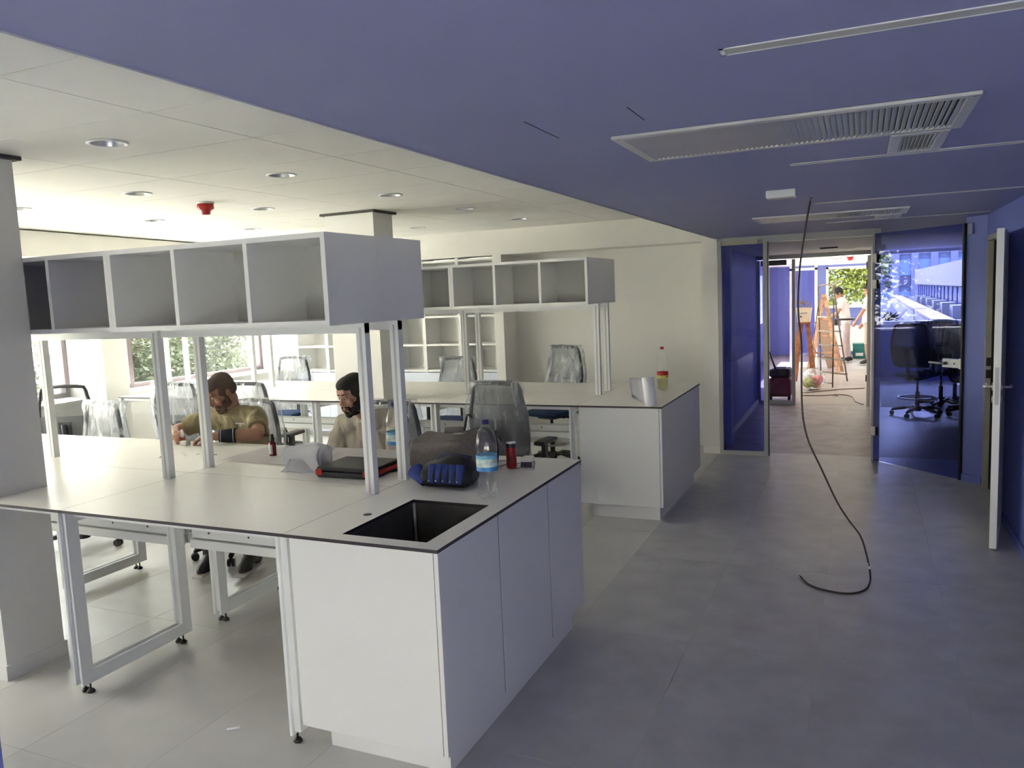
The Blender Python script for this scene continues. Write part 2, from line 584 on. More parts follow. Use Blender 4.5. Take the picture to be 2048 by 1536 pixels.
# ---- back wall with its deep upper band, pier
bm = BM(); box(bm, -2.53, .02, 6.56, 6.68, 0, ZB + .3)
box(bm, -6.7, -2.53, 6.62, 6.74, 0, ZW)
wall_back = struct('wall_back', bm, M['white_wall'])
bm = BM(); box(bm, -6.0, XB, 6.17, 6.56, 2.255, ZW + .02)
struct('trim_2', bm, M['white_wall'])
bm = BM(); box(bm, -.205, -.045, 6.15, 6.6, 0, ZB); struct('wall_back.001', bm, M['white_wall'])
bm = BM(); box(bm, -2.53, -.205, 6.546, 6.56, 0, .075); box(bm, -.213, -.037, 6.142, 6.15, 0, .07); struct('baseboard_back', bm, M['white_wall'])

# ---- columns that the benches wrap around
def column(n, x0, x1, y0, y1):
    bm = BM(); box(bm, x0, x1, y0, y1, 0, 2.525)
    c = struct('wall_column.%03d' % n if n else 'wall_column', bm, M['white_wall'])
    bm = BM(); box(bm, x0 - .03, x1 + .03, y0 - .03, y1 + .03, 2.525, ZW - .001)
    obj('shadow_gap', bm, M['seam'], c)
    bm = BM()
    box(bm, x0 - .01, x1 + .01, y0 - .01, y0, 0, .075); box(bm, x0 - .01, x1 + .01, y1, y1 + .01, 0, .075)
    box(bm, x0 - .01, x0, y0, y1, 0, .075); box(bm, x1, x1 + .01, y0, y1, 0, .075)
    obj('baseboard', bm, M['white_wall'], c)
    return c
column(0, -2.965, -2.465, .027, .33)
column(1, -2.965, -2.465, 3.45, 3.75)
# blue wall end close to the camera, bottom left
bm = BM(); box(bm, -2.2, -1.425, -1.5, -.66, 0, ZB); struct('wall_near', bm, M['blue_wall'])

# ---- window wall on the left: deep sills and reveals between piers
XL, XW = -6.0, -6.4
bm = BM()
box(bm, XW - .25, XL, -5.1, 6.74, 0, .87)
box(bm, XW - .25, XL, -5.1, 6.74, 2.36, ZW + .2)
for y in (0, 3.42):
    box(bm, XW - .25, -5.85, y - .01, y + .285, 0, ZW)
box(bm, XW - .25, -5.85, 6.38, 6.74, .87, 2.36); box(bm, XW - .25, XL, -5.1, -2.71, .87, 2.36)
struct('wall_left', bm, M['white_wall'])
# pelmet under the ceiling, slightly out of parallel
bm = BM()
prism(bm, [(-5.10, -.7), (-5.42, 1.9), (-5.80, 5.0), (-5.93, 6.1), (-6.0, 6.17), (-6.0, -.7)], 2.30, ZW - .012)
struct('trim_3', bm, M['white_wall'])
def window_left(n, y0, y1, mull):
    bm = BM()
    for y in [y0, y1 - .05]:
        box(bm, XW - .06, XW + .02, y, y + .05, .895, 2.36)
    for z in (.895, 2.31):
        box(bm, XW - .06, XW + .02, y0 + .05, y1 - .05, z, z + .05)
    w = struct('window_%d' % n, bm, M['window_brown'])
    for y in mull:
        bm = BM(); box(bm, XW - .07, XW + .03, y - .03, y + .03, .945, 2.31); obj('mullion', bm, M['window_brown'], w)
    ed = [y0 + .05] + list(mull) + [y1 - .05]
    for p, q in zip(ed[:-1], ed[1:]):
        bm = BM(); box(bm, XW - .025, XW - .015, p + .03, q - .03, .945, 2.31); obj('pane', bm, M['glass'], w)
    bm = BM(); box(bm, XW + .02, XL + .02, y0 + .01, y1 - .01, .871, .893); obj('sill', bm, M['white_wall'], w)
window_left(1, -2.7, -.02, (-1.35,))
window_left(2, .285, 3.40, (1.75,))
window_left(3, 3.71, 6.375, (4.18,))

# ---- right wall with the door opening
XR = 2.276
bm = BM()
box(bm, XR, XR + .12, -5.0, 4.33, 0, ZB)
box(bm, XR, XR + .12, 5.2, 5.3, 0, ZB)
box(bm, XR, XR + .12, 4.33, 5.2, 2.085, ZB)
wr = struct('wall_right', bm, M['blue_wall'])
bm = BM(); box(bm, XR - .012, XR, -5.0, 4.28, 0, .065); struct('baseboard_right', bm, M['blue_wall'])
bm = BM()
prism(bm, [(2.135, 5.445), (2.276, 5.304), (2.36, 5.388), (2.219, 5.529)], 0, ZB)
struct('wall_right.001', bm, M['blue_wall'])
bm = BM(); prism(bm, [(2.130, 5.432), (2.268, 5.294), (2.276, 5.302), (2.138, 5.44)], 0, .065); struct('baseboard_corner', bm, M['blue_wall'])
# little store room behind the door, wall between it and the meeting room
bm = BM(); box(bm, 2.30, 4.3, 5.302, 5.42, 0, ZB); box(bm, 3.4, 3.5, 3.2, 5.3, 0, ZB); box(bm, 2.38, 3.5, 3.2, 3.3, 0, ZB)
struct('wall_store', bm, M['frame_olive'])
# unseen wall behind the camera; openings added to let in fill light
bm = BM(); box(bm, -6.6, -.1, -5.1, -5.0, 0, ZW + .1); box(bm, 2.1, 2.4, -5.1, -5.0, 0, ZW + .1); box(bm, -.1, 1.72, -5.1, -5.0, 0.8, ZW + .1); box(bm, 1.72, 2.1, -5.1, -5.0, 2.0, ZW + .1)
struct('wall_front', bm, M['white_wall'])
bm = BM(); box(bm, -.1, 2.1, -5.08, -5.03, .74, 0.8); box(bm, 1.02, 1.08, -5.08, -5.03, 0, .74)
w6 = struct('window_7', bm, M['window_brown'])  # added unseen window, lets in fill light
bm = BM(); box(bm, -.1, 1.72, -5.06, -5.05, .0, .74); box(bm, 1.74, 2.1, -5.06, -5.05, .0, 2.0); obj('pane', bm, M['glass'], w6)

# steel frame and open door leaf
bm = BM()
box(bm, XR - .012, XR + .13, 5.165, 5.205, 0, 2.085); box(bm, XR - .012, XR + .13, 4.325, 4.365, 0, 2.085); box(bm, XR - .012, XR + .13, 4.325, 5.205, 2.05, 2.09)
d1 = struct('door_1', bm, M['frame_olive'])
bm = BM(); box(bm, XR + .03, XR + .05, 5.15, 5.166, 0, 2.05); obj('door_stop', bm, M['rubber'], d1)
bm = BM(); box(bm, XR - .004, XR + .03, 5.160, 5.166, .93, 1.0); box(bm, XR - .004, XR + .03, 5.160, 5.166, 1.03, 1.1); obj('strike_plate', bm, M['black'], d1)
hx, hy = XR - .004, 4.33
ex, ey = 2.118, 3.444
L = math.hypot(ex - hx, ey - hy)
leaf = thing('door', 'white door leaf standing open along the blue right wall', 'door', (hx, hy, 0), math.atan2(ey - hy, ex - hx))
bm = BM(); box(bm, 0, L, -.021, .021, .012, 2.055); obj('leaf', bm, M['laminate'], leaf, local=True, bevel=.002, seg=1)
bm = BM(); box(bm, L, L + .003, -.011, .011, .95, 1.19); obj('lock_plate', bm, M['inner_grey'], leaf, local=True)
bm = BM(); box(bm, L + .002, L + .012, -.006, .006, 1.05, 1.075); obj('latch', bm, M['inner_grey'], leaf, local=True)
for s in (-1, 1):
    bm = BM()
    cone(bm, (L - .065, s * .021, 1.06), (L - .065, s * .031, 1.06), .026, .026, 16)
    cone(bm, (L - .065, s * .03, 1.06), (L - .065, s * .075, 1.06), .009, .009, 10)
    tube(bm, smooth_path([(L - .065, s * .068, 1.06), (L - .09, s * .075, 1.06), (L - .19, s * .07, 1.06)]), .0095, 8)
    obj('door_handle', bm, M['steel'], leaf, local=True)
    bm = BM(); cone(bm, (L - .065, s * .021, .98), (L - .065, s * .03, .98), .024, .024, 16); obj('rose', bm, M['steel'], leaf, local=True)
for z in (.25, 1.05, 1.85):
    bm = BM(); cone(bm, (-.004, .02, z), (-.004, .02, z + .1), .009, .009, 10); obj('hinge', bm, M['steel'], leaf, local=True)

# ---- diagonal blue glass door
gd = thing('glass_door', 'blue tinted glass door with white lock set across the corridor corner', 'door', (1.44, 6.14, 0), -PI / 4)
GL = 0.98
bm = BM(); box(bm, .012, GL, -.005, .005, .004, 2.215); obj('pane', bm, M['blue_glass'], gd, local=True)
for z in (1.94, 1.69, .255):
    bm = BM(); box(bm, -.008, .045, -.02, .02, z, z + .085); obj('hinge', bm, M['white_metal'], gd, local=True, bevel=.003)
    bm = BM(); box(bm, .046, .052, -.016, .016, z, z + .085); obj('hinge_pad', bm, M['black'], gd, local=True)
bm = BM(); box(bm, .80, .965, -.03, .03, .985, 1.06); obj('lock_case', bm, M['white_metal'], gd, local=True, bevel=.003)
for s in (-1, 1):
    bm = BM(); cone(bm, (.845, s * .03, 1.022), (.845, s * .075, 1.022), .014, .012, 12); obj('spindle', bm, M['charcoal'], gd, local=True)
    bm = BM(); tube(bm, [(.85, s * .068, 1.022), (.80, s * .072, 1.022), (.70, s * .07, 1.024)], .009, 8); obj('lever', bm, M['white_metal'], gd, local=True)
bm = BM(); box(bm, .968, .985, -.034, .034, .978, 1.068); obj('strike', bm, M['white_metal'], gd, local=True)
bm = BM(); cone(bm, (.92, -.032, 1.022), (.92, -.03, 1.022), .008, .008, 10); obj('cylinder', bm, M['charcoal'], gd, local=True)
# black gasket and wall box beside it
bm = BM(); obox(bm, (2.137, 5.441, 1.11), (.7071, -.7071, 0), (.7071, .7071, 0), (0, 0, 1), .008, .03, 1.105)
struct('trim_4', bm, M['black'])
bm = BM(); obox(bm, (2.172, 5.40, 2.165), (.7071, -.7071, 0), (.7071, .7071, 0), (0, 0, 1), .022, .02, .045)
tag(obj('sensor', bm, M['blue_paint'], bevel=.004), 'small pale box high on the blue strip beside the glass door', 'sensor')

# ---- first portal: sidelight, header, posts
YP = 6.14
bm = BM(); box(bm, -.035, .0, YP - .03, YP + .04, 0, 2.235); box(bm, .415, .455, YP - .03, YP + .05, 0, ZB); box(bm, -.0, .415, YP - .025, YP + .04, 0, .045)
box(bm, .0, .455, YP - .02, YP + .04, 2.235, ZB); box(bm, .455, 1.44, YP - .02, YP + .04, 2.205, ZB)
box(bm, 1.425, 1.445, YP - .0, YP + .05, 0, ZB)
d2 = struct('door_2', bm, M['frame_grey'])
bm = BM(); box(bm, .0, .36, YP - .012, YP + .03, 2.19, 2.235); obj('upper_rail', bm, M['frame_olive'], d2)
bm = BM(); box(bm, .0, .415, YP - .004, YP + .004, .045, 2.19); obj('pane', bm, M['blue_glass'], d2)
bm = BM(); box(bm, .455, .463, YP - .025, YP + .05, 0, 2.205); obj('gasket', bm, M['black'], d2)
bm = BM(); box(bm, .022, .052, YP + .02, YP + .035, 1.86, 1.92); obj('sticker', bm, M['paper'], d2)
# ---- lobby walls
bm = BM(); box(bm, -.20, -.09, 6.6, 9.9, 0, ZB); struct('wall_lobby', bm, M['blue_wall'])
bm = BM(); box(bm, -.09, -.075, 6.6, 9.9, 0, .07); struct('baseboard_lobby', bm, M['white_wall'])
bm = BM(); box(bm, 1.445, 1.50, 6.19, 13.0, 0, ZB); struct('wall_lobby.001', bm, M['white_wall'])
bm = BM(); box(bm, 1.612, 1.635, 13.12, 18.6, 0, 2.4); struct('wall_far.002', bm, M['white_wall'])
bm = BM(); box(bm, .86, 1.06, 8.1, 8.2, 2.18, 2.197)
tag(obj('door_sensor', bm, M['charcoal'], bevel=.003), 'dark flat sensor on the lobby ceiling behind the doorway', 'sensor')
# ---- second portal
YQ = 9.9
bm = BM(); box(bm, -.09, 1.46, YQ - .03, YQ + .05, 2.14, 2.42); box(bm, .40, .445, YQ - .03, YQ + .05, 0, 2.13); box(bm, -.09, -.05, YQ - .03, YQ + .05, 0, 2.13); box(bm, -.05, .40, YQ - .02, YQ + .04, 0, .06)
d3 = struct('door_3', bm, M['frame_grey'])
bm = BM(); box(bm, -.05, .40, YQ - .004, YQ + .004, .06, 2.13); obj('pane', bm, M['violet_glass'], d3)
bm = BM(); box(bm, -.03, .33, YQ - .07, YQ - .02, 2.05, 2.125); obj('door_closer', bm, M['charcoal'], d3, bevel=.004)
bm = BM(); box(bm, 1.40, 1.46, YQ - .03, YQ + .08, 0, 2.13); obj('jamb', bm, M['white_wall'], d3)
for z in (1.95, 1.7, .35):
    bm = BM(); box(bm, 1.385, 1.40, YQ - .01, YQ + .05, z, z + .09); obj('hinge', bm, M['black'], d3)

# ---- far room
bm = BM()
box(bm, -.8, 1.63, 18.6, 18.72, 0, 1.17); box(bm, -.8, 1.63, 18.6, 18.72, 2.15, 2.45); box(bm, -.8, .52, 18.6, 18.72, 1.17, 2.15)
struct('wall_far', bm, M['blue_wall'])
bm = BM(); box(bm, -.9, -.8, 9.9, 18.7, 0, .9); box(bm, -.9, -.8, 9.9, 18.7, 2.0, 2.45); box(bm, -.9, -.8, 9.9, 12.2, .9, 2.0); box(bm, -.9, -.8, 14.0, 15.4, .9, 2.0); box(bm, -.9, -.8, 17.0, 18.7, .9, 2.0)
box(bm, -.9, -.2, 9.9, 9.96, 0, 2.45)
struct('wall_far.001', bm, M['white_wall'])
bm = BM(); box(bm, 1.5, 4.3, 13.0, 13.12, 0, 1.0); box(bm, 1.5, 4.3, 13.0, 13.12, 2.265, 2.45); box(bm, 2.955, 4.3, 13.0, 13.12, 1.0, 2.265); struct('wall_meeting', bm, M['blue_wall'])
bm = BM(); box(bm, 4.2, 4.3, 5.42, 12.6, 0, ZB); box(bm, 4.2, 4.3, 12.6, 13.0, 0, ZB); struct('wall_meeting.001', bm, M['blue_wall'])
bm = BM()
for x in (.52, 1.53):
    box(bm, x, x + .05, 18.6, 18.68, 1.17, 2.15)
box(bm, .52, 1.58, 18.6, 18.68, 2.1, 2.15); box(bm, .52, 1.58, 18.55, 18.68, 1.15, 1.21)
w4 = struct('window_4', bm, M['window_white'])
for a, b in ((.57, 1.53),):
    bm = BM(); box(bm, a, b, 18.63, 18.64, 1.21, 2.1); obj('pane', bm, M['glass'], w4)
bm = BM(); box(bm, .50, 1.57, 18.48, 18.59, .10, .72); struct('trim_5', bm, M['white_wall'])
# meeting room window
bm = BM()
for x in (1.505, 2.90):
    box(bm, x, x + .05, 13.0, 13.09, 1.0, 2.265)
box(bm, 1.5, 2.955, 12.96, 13.09, .99, 1.05); box(bm, 1.5, 2.955, 13.0, 13.09, 2.22, 2.265); box(bm, 1.5, 3.3, 12.90, 12.999, .90, .985)
w5 = struct('window_5', bm, M['window_white'])
bm = BM(); box(bm, 1.555, 2.90, 13.04, 13.05, 1.05, 2.22); obj('pane', bm, M['glass'], w5)
# glass partition inside the far room
bm = BM()
for x in (-.08, .42):
    box(bm, x, x + .05, 15.5, 15.56, 0, 2.204)
box(bm, -.08, .47, 15.5, 15.56, 2.05, 2.10); box(bm, -.08, .47, 15.48, 15.58, 0, .11)
pt = struct('window_6', bm, M['window_white'])
bm = BM(); box(bm, -.03, .42, 15.52, 15.53, .11, 2.05); obj('pane', bm, M['violet_glass'], pt)
# ================================================================ CEILING FITTINGS
def downlight(x, y, label):
    t = thing('downlight', label, 'lamp', (x, y, ZW), 0, 'downlights in the white ceiling')
    bm = BM(); lathe(bm, [(.074, .0), (.09, .0), (.09, -.004), (.085, -.007), (.072, -.005), (.0725, .0)], n=32); obj('trim_ring', bm, M['white_metal'], t, local=True)
    bm = BM(); lathe(bm, [(.0725, -.003), (.066, .02), (.045, .055)], n=32); obj('reflector', bm, M['reflector'], t, local=True)
    bm = BM(); lathe(bm, [(0, .056), (.047, .056), (.047, .050), (0, .050)], n=20); obj('lens', bm, M['reflector'], t, local=True)
    return t
ordx = {-1.85: 'row nearest the blue ceiling', -3.05: 'middle row', -4.25: 'row nearest the windows'}
ordy = {-2.03: 'behind the camera, farther', -.83: 'out of view', .37: 'first from the camera', 1.57: 'second from the camera', 2.77: 'third from the camera', 3.97: 'fourth from the camera', 5.17: 'last before the back wall'}
first = None
for x, y in LAMPS:
    lab = 'round white recessed downlight, %s, %s' % (ordx[x], ordy[y])
    if first is None:
        first = downlight(x, y, lab)
    else:
        dup(first, (x, y, ZW), 0, lab)
t = thing('smoke_detector', 'red smoke detector under the white ceiling panels', 'detector', (-3.09, 2.2, ZW))
bm = BM(); lathe(bm, [(0, 0), (.06, 0), (.06, -.012), (0, -.012)], n=24); obj('base', bm, M['white_metal'], t, local=True)
bm = BM(); lathe(bm, [(0, -.012), (.058, -.012), (.06, -.045), (.045, -.055), (.036, -.06), (.03, -.088), (0, -.09)], n=24); obj('sounder', bm, M['red'], t, local=True)

def ceil_bar(x0, x1, y, label):
    t = thing('linear_light', label, 'lamp', ((x0 + x1) / 2, y, ZB), 0, 'thin linear lights in the blue ceiling')
    bm = BM(); w = .026
    box(bm, x0, x1, y - w, y - w + .006, ZB - .0022, ZB + .002); box(bm, x0, x1, y + w - .006, y + w, ZB - .0022, ZB + .002); box(bm, x0, x0 + .01, y - w, y + w, ZB - .0022, ZB + .002)
    obj('profile', bm, M['white_metal'], t)
    bm = BM(); box(bm, x0 + .01, x1, y - w + .006, y + w - .006, ZB - .0015, ZB - .0004); obj('diffuser', bm, M['inner_grey'], t)
for y, l in ((-.485, 'unlit linear light nearest the camera in the blue ceiling'), (1.32, 'unlit linear light just past the large near grille'), (3.14, 'unlit linear light between cable and far grille'), (4.95, 'unlit linear light past the far grille')):
    ceil_bar(1.055, 2.25, y, l)

def grille(name, x0, x1, y0, y1, label, n, fw, group):
    t = thing(name, label, 'vent', ((x0 + x1) / 2, (y0 + y1) / 2, ZB), 0, group)
    bm = BM(); z0, z1 = ZB - .012, ZB - .001
    box(bm, x0, x1, y0, y0 + fw, z0, z1); box(bm, x0, x1, y1 - fw, y1, z0, z1); box(bm, x0, x0 + fw, y0 + fw, y1 - fw, z0, z1); box(bm, x1 - fw, x1, y0 + fw, y1 - fw, z0, z1)
    obj('grille_frame', bm, M['grille'], t, bevel=.002, seg=1)
    bm = BM(); box(bm, x0 + fw, x1 - fw, y0 + fw, y1 - fw, ZB - .0012, ZB - .0005); obj('duct', bm, M['grille_dark'], t)
    p = (x1 - x0 - 2 * fw) / n
    bm = BM(); obox(bm, (0, 0, 0), (math.cos(.5), 0, math.sin(.5)), (0, 1, 0), (-math.sin(.5), 0, math.cos(.5)), p * .5, (y1 - y0) / 2 - fw, .0008)
    s = obj('slat', bm, M['grille'], t, local=True)
    s.location = (x0 + fw + p / 2 - (x0 + x1) / 2, 0, -.007)
    for i in range(1, n):
        instance(s, 'slat', t, (x0 + fw + p * (i + .5) - (x0 + x1) / 2, 0, -.007))
    bm = BM()
    for x in (x0 + fw / 2, x1 - fw / 2):
        for y in (y0 + fw / 2, y1 - fw / 2):
            cone(bm, (x, y, z0 - .0015), (x, y, z0), .004, .004, 8)
    obj('screw', bm, M['steel'], t)
    return t
grille('air_grille', .585, 1.636, .255, .777, 'long aluminium air grille in the blue ceiling near the camera', 58, .035, 'long grilles')
grille('air_grille', 1.424, 1.608, .80, 1.24, 'small aluminium grille beside the near long grille', 9, .035, 'small grilles')
grille('air_grille', .585, 1.636, 3.86, 4.38, 'long aluminium air grille farther down the blue ceiling', 58, .035, 'long grilles')
grille('air_grille', 1.424, 1.608, 4.41, 4.85, 'small aluminium grille beside the far long grille', 9, .035, 'small grilles')
t = thing('emergency_light', 'small white box fixed under the blue ceiling near the cable', 'lamp', (.94, 2.25, ZB))
bm = BM(); box(bm, .862, 1.012, 2.19, 2.285, ZB - .04, ZB - .0005); obj('housing', bm, M['white_metal'], t, bevel=.004)
bm = BM(); box(bm, .875, 1.0, 2.195, 2.28, ZB - .044, ZB - .04); obj('diffuser', bm, M['inner_grey'], t)
bm = BM()
box(bm, .432, .435, -.11, .18, ZB - .0012, ZB - .0002); box(bm, .741, .744, -.11, .08, ZB - .0012, ZB - .0002)
struct('trim_6', bm, M['grille_dark'])

# ---- hanging cable
pts = [(1.058, 2.75, 2.267), (1.03, 2.75, 2.11), (.994, 2.75, 1.847), (.985, 2.75, 1.609), (1.004, 2.75, 1.397), (1.004, 2.75, 1.184), (1.010, 2.75, .97), (1.044, 2.74, .812), (1.112, 2.74, .655), (1.203, 2.74, .45), (1.268, 2.74, .34), (1.338, 2.72, .245), (1.374, 2.70, .128), (1.392, 2.66, .035), (1.385, 2.56, .008), (1.35, 2.455, .005), (1.27, 2.39, .005), (1.153, 2.405, .005), (1.06, 2.475, .005), (1.0, 2.59, .012)]
path = smooth_path(pts, 6)
cb = thing('cable', 'dark loose cable hanging from the blue ceiling and curling on the corridor floor', 'cable', (1.058, 2.75, 0))
bm = BM(); tube(bm, path, .0055, 8); obj('sheath', bm, mat('dark_brown_cable', (.035, .022, .022), .45), cb)
bm = BM(); tube(bm, path[-2:], .008, 8); obj('plug_end', bm, M['paper'], cb)
bm = BM(); tube(bm, path[74:77], .0062, 8); obj('tape', bm, M['paper'], cb)

# ================================================================ BENCHES
def slab(bm, x0, x1, y0, y1, z0=.887, z1=.90):
    vs = box(bm, x0, x1, y0, y1, z0, z1)
def worktop(bm, rects, z0=.887, z1=.90):
    for r in rects:
        box(bm, *r, z0, z1)
    bm.normal_update()
    bmesh.ops.recalc_face_normals(bm, faces=bm.faces)
    for f in bm.faces:
        if abs(f.normal.z) < .5:
            f.material_index = 1
WM = None
def cabinet(ox, oy, sink, label):
    t = thing('sink_cabinet' if sink else 'bench_cabinet', label, 'cabinet', (ox - .34, oy + .76, 0))
    D, Wd = 1.5326 if sink else 1.506, .675
    def X(a): return ox + a
    def Y(a): return oy + a
    bm = BM()
    if sink:
        a, b, c, d = -.447, -.080, .066, .584
        worktop(bm, [(X(-Wd + .001), X(a), Y(0), Y(D)), (X(b), X(0), Y(0), Y(D)), (X(a), X(b), Y(0), Y(c)), (X(a), X(b), Y(d), Y(D))])
        for f in bm.faces:   # joints inside the slab stay hidden; the cut-out edge is black
            pass
    else:
        worktop(bm, [(X(-Wd + .001), X(0), Y(0), Y(D))])
    obj('worktop', bm, [M['worktop'], M['edge']], t)
    bm = BM(); box(bm, X(-.655), X(-.026), Y(.012), Y(.030), .126, .886); obj('end_panel', bm, M['laminate'], t, bevel=.0015, seg=1)
    bm = BM(); box(bm, X(-.655), X(-.026), Y(D - .030), Y(D - .012), .126, .886); obj('end_panel', bm, M['laminate'], t)
    bm = BM(); box(bm, X(-.655), X(-.637), Y(.031), Y(D - .031), .126, .886); obj('back_panel', bm, M['laminate'], t)
    bm = BM(); box(bm, X(-.636), X(-.03), Y(.031), Y(D - .031), .126, .144); obj('bottom_board', bm, M['laminate'], t)
    bm = BM(); box(bm, X(-.60), X(-.056), Y(.112), Y(D - .065), 0, .126); obj('plinth', bm, M['laminate'], t)
    gaps = [.006, .505, 1.055, D - .006] if sink else [.006, D - .006]
    for p, q in zip(gaps[:-1], gaps[1:]):
        bm = BM(); box(bm, X(-.022), X(-.004), Y(p + .0025), Y(q - .0025), .128, .884); obj('cabinet_door' if sink else 'side_panel', bm, M['laminate'], t, bevel=.001, seg=1)
    bm = BM(); box(bm, X(-.0258), X(-.0222), Y(.0126), Y(D - .03), .128, .882)  # black strips stand in for shade in the door gaps
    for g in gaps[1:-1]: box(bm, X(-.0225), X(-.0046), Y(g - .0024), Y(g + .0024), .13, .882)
    obj('gap_shadow', bm, M['black'], t)['kind'] = 'stuff'
    if sink:
        bm = BM()
        z0 = .70
        e = .004
        box(bm, X(a - e), X(a), Y(c - e), Y(d + e), z0, .889); box(bm, X(b), X(b + e), Y(c - e), Y(d + e), z0, .889)
        box(bm, X(a), X(b), Y(c - e), Y(c), z0, .889); box(bm, X(a), X(b), Y(d), Y(d + e), z0, .889); box(bm, X(a - e), X(b + e), Y(c - e), Y(d + e), z0 - e, z0)
        bs = obj('basin', bm, M['sink'], t)
        bm = BM()
        for x, y in ((X(a), Y(c)), (X(b), Y(c)), (X(a), Y(d)), (X(b), Y(d))):
            cone(bm, (x + (.007 if x == X(a) else -.007), y + (.007 if y == Y(c) else -.007), z0), (x + (.007 if x == X(a) else -.007), y + (.007 if y == Y(c) else -.007), .886), .0078, .0078, 10)
        obj('corner_seam', bm, M['steel'], bs)
        bm = BM(); lathe(bm, [(0, z0 + .002), (.03, z0 + .002), (.045, z0 + .001)], (X(-.26), Y(.32), 0), 20); obj('drain', bm, M['steel'], bs)
        bm = BM(); lathe(bm, [(0, .9006), (.0185, .9006), (.0185, .89), (0, .89)], (X(-.507), Y(.323), 0), 24); obj('tap_hole', bm, M['black'], t)
    return t
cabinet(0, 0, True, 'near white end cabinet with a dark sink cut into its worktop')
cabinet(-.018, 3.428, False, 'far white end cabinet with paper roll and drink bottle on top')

JX = [-.675, -1.93, -3.185, -4.44]
FX = [-.693, -1.945, -3.197, -4.449, -5.70]
def foot(bm, x, y):
    cone(bm, (x, y, .012), (x, y, .056), .0045, .0045, 8)
    lathe(bm, [(0, .0), (.017, .0), (.019, .006), (.012, .016), (0, .018)], (x, y, 0), 14)

def desk(x0, x1, y0, y1, side, label, group, notch=None):
    """side -1: front half of a double bench, +1: back half."""
    t = thing('lab_desk', label, 'desk', ((x0 + x1) / 2, (y0 + y1) / 2, 0), 0, group)
    bm = BM()
    if notch:
        a, b, c, d = notch
        rects = [(x0 + .001, a, y0 + .001, y1 - .001), (b, x1 - .001, y0 + .001, y1 - .001), (a, b, d, y1 - .001)]
        if c - y0 > .01: rects.append((a, b, y0 + .001, c))
        worktop(bm, rects)
    else:
        worktop(bm, [(x0 + .001, x1 - .001, y0 + .001, y1 - .001)])
    obj('worktop', bm, [M['worktop'], M['edge']], t)
    ya, yb = (y0 + .035, y1 - .075) if side < 0 else (y0 + .135, y1 - .035)
    sides = [(x0 - .026, x0 - .056, x0 - .026), (x1 - .070, None, None)]
    if abs(x1 - max(JX[0], FX[0])) < .03: sides[1] = (x1 - .070, x1 - .056, x1 - .026)
    for xa, wa, wb in sides:
        if notch and xa < b and xa + .03 > a: continue
        w = .062
        def loop(bm, p, q, r):
            box(bm, p, q, ya + r, ya + w - r, .05 + r, .886); box(bm, p, q, yb - w + r, yb - r, .05 + r, .886)
            box(bm, p, q, ya + w - r, yb - w + r, .05 + r, .05 + w - r); box(bm, p, q, ya + w - r, yb - w + r, .886 - w + r, .886)
        bm = BM(); loop(bm, xa, xa + .014, 0)
        f = obj('leg_frame', bm, M['white_metal'], t, bevel=.0015, seg=1)
        if wa is not None:
            bm = BM(); loop(bm, wa, wb, .016)
            obj('web', bm, M['white_metal'], f)
        for yy in (ya + .05, yb - .05):
            bm = BM(); foot(bm, xa + (.007 if wa is None else -.004), yy); obj('levelling_foot', bm, M['black'], f)
    yr = y1 - .03 if side < 0 else y0 + .03
    bm = BM()
    xa, xb = x0 + .01, x1 - .068
    box(bm, xa, xb, yr - .012, yr + .012, .558, .612); box(bm, xa, xb, yr - .028, yr + .012, .505, .552)
    r = obj('cable_rail', bm, M['white_metal'], t)
    bm = BM()
    k = xa + .12
    while k < xb:
        cone(bm, (k, yr - .0135, .590), (k, yr - .011, .590), .006, .006, 8); k += .27
    obj('rail_hole', bm, M['black'], r)['kind'] = 'stuff'
    bm = BM(); box(bm, xa, xb, y0 + .06, y0 + .09, .855, .886); box(bm, xa, xb, y1 - .09, y1 - .06, .855, .886); obj('crossbar', bm, M['white_metal'], t)
    return t

names = ['beside the sink cabinet', 'second from the sink cabinet', 'third from the sink cabinet']
for i in range(3):
    x1, x0 = JX[i], JX[i + 1]
    n1 = (-2.967, -2.463, .025, .332) if i == 1 else None
    desk(x0, x1, 0, .765, -1, 'near bench, front half, white desk %s%s' % (names[i], ', cut around the column' if n1 else ''), 'desks of the near bench', n1)
    desk(x0, x1, .765, 1.531, 1, 'near bench, back half, white desk %s' % names[i], 'desks of the near bench')
nm = ['beside the far end cabinet', 'second from the far cabinet', 'third from the far cabinet', 'at the windows']
for i in range(4):
    x1, x0 = FX[i], FX[i + 1]
    n1 = (-2.967, -2.463, 3.448, 3.752) if i == 1 else None
    desk(x0, x1, 3.428, 4.19, -1, 'far bench, front half, white desk %s%s' % (nm[i], ', cut around the column' if n1 else ''), 'desks of the far bench', n1)
    desk(x0, x1, 4.19, 4.934, 1, 'far bench, back half, white desk %s' % nm[i], 'desks of the far bench')

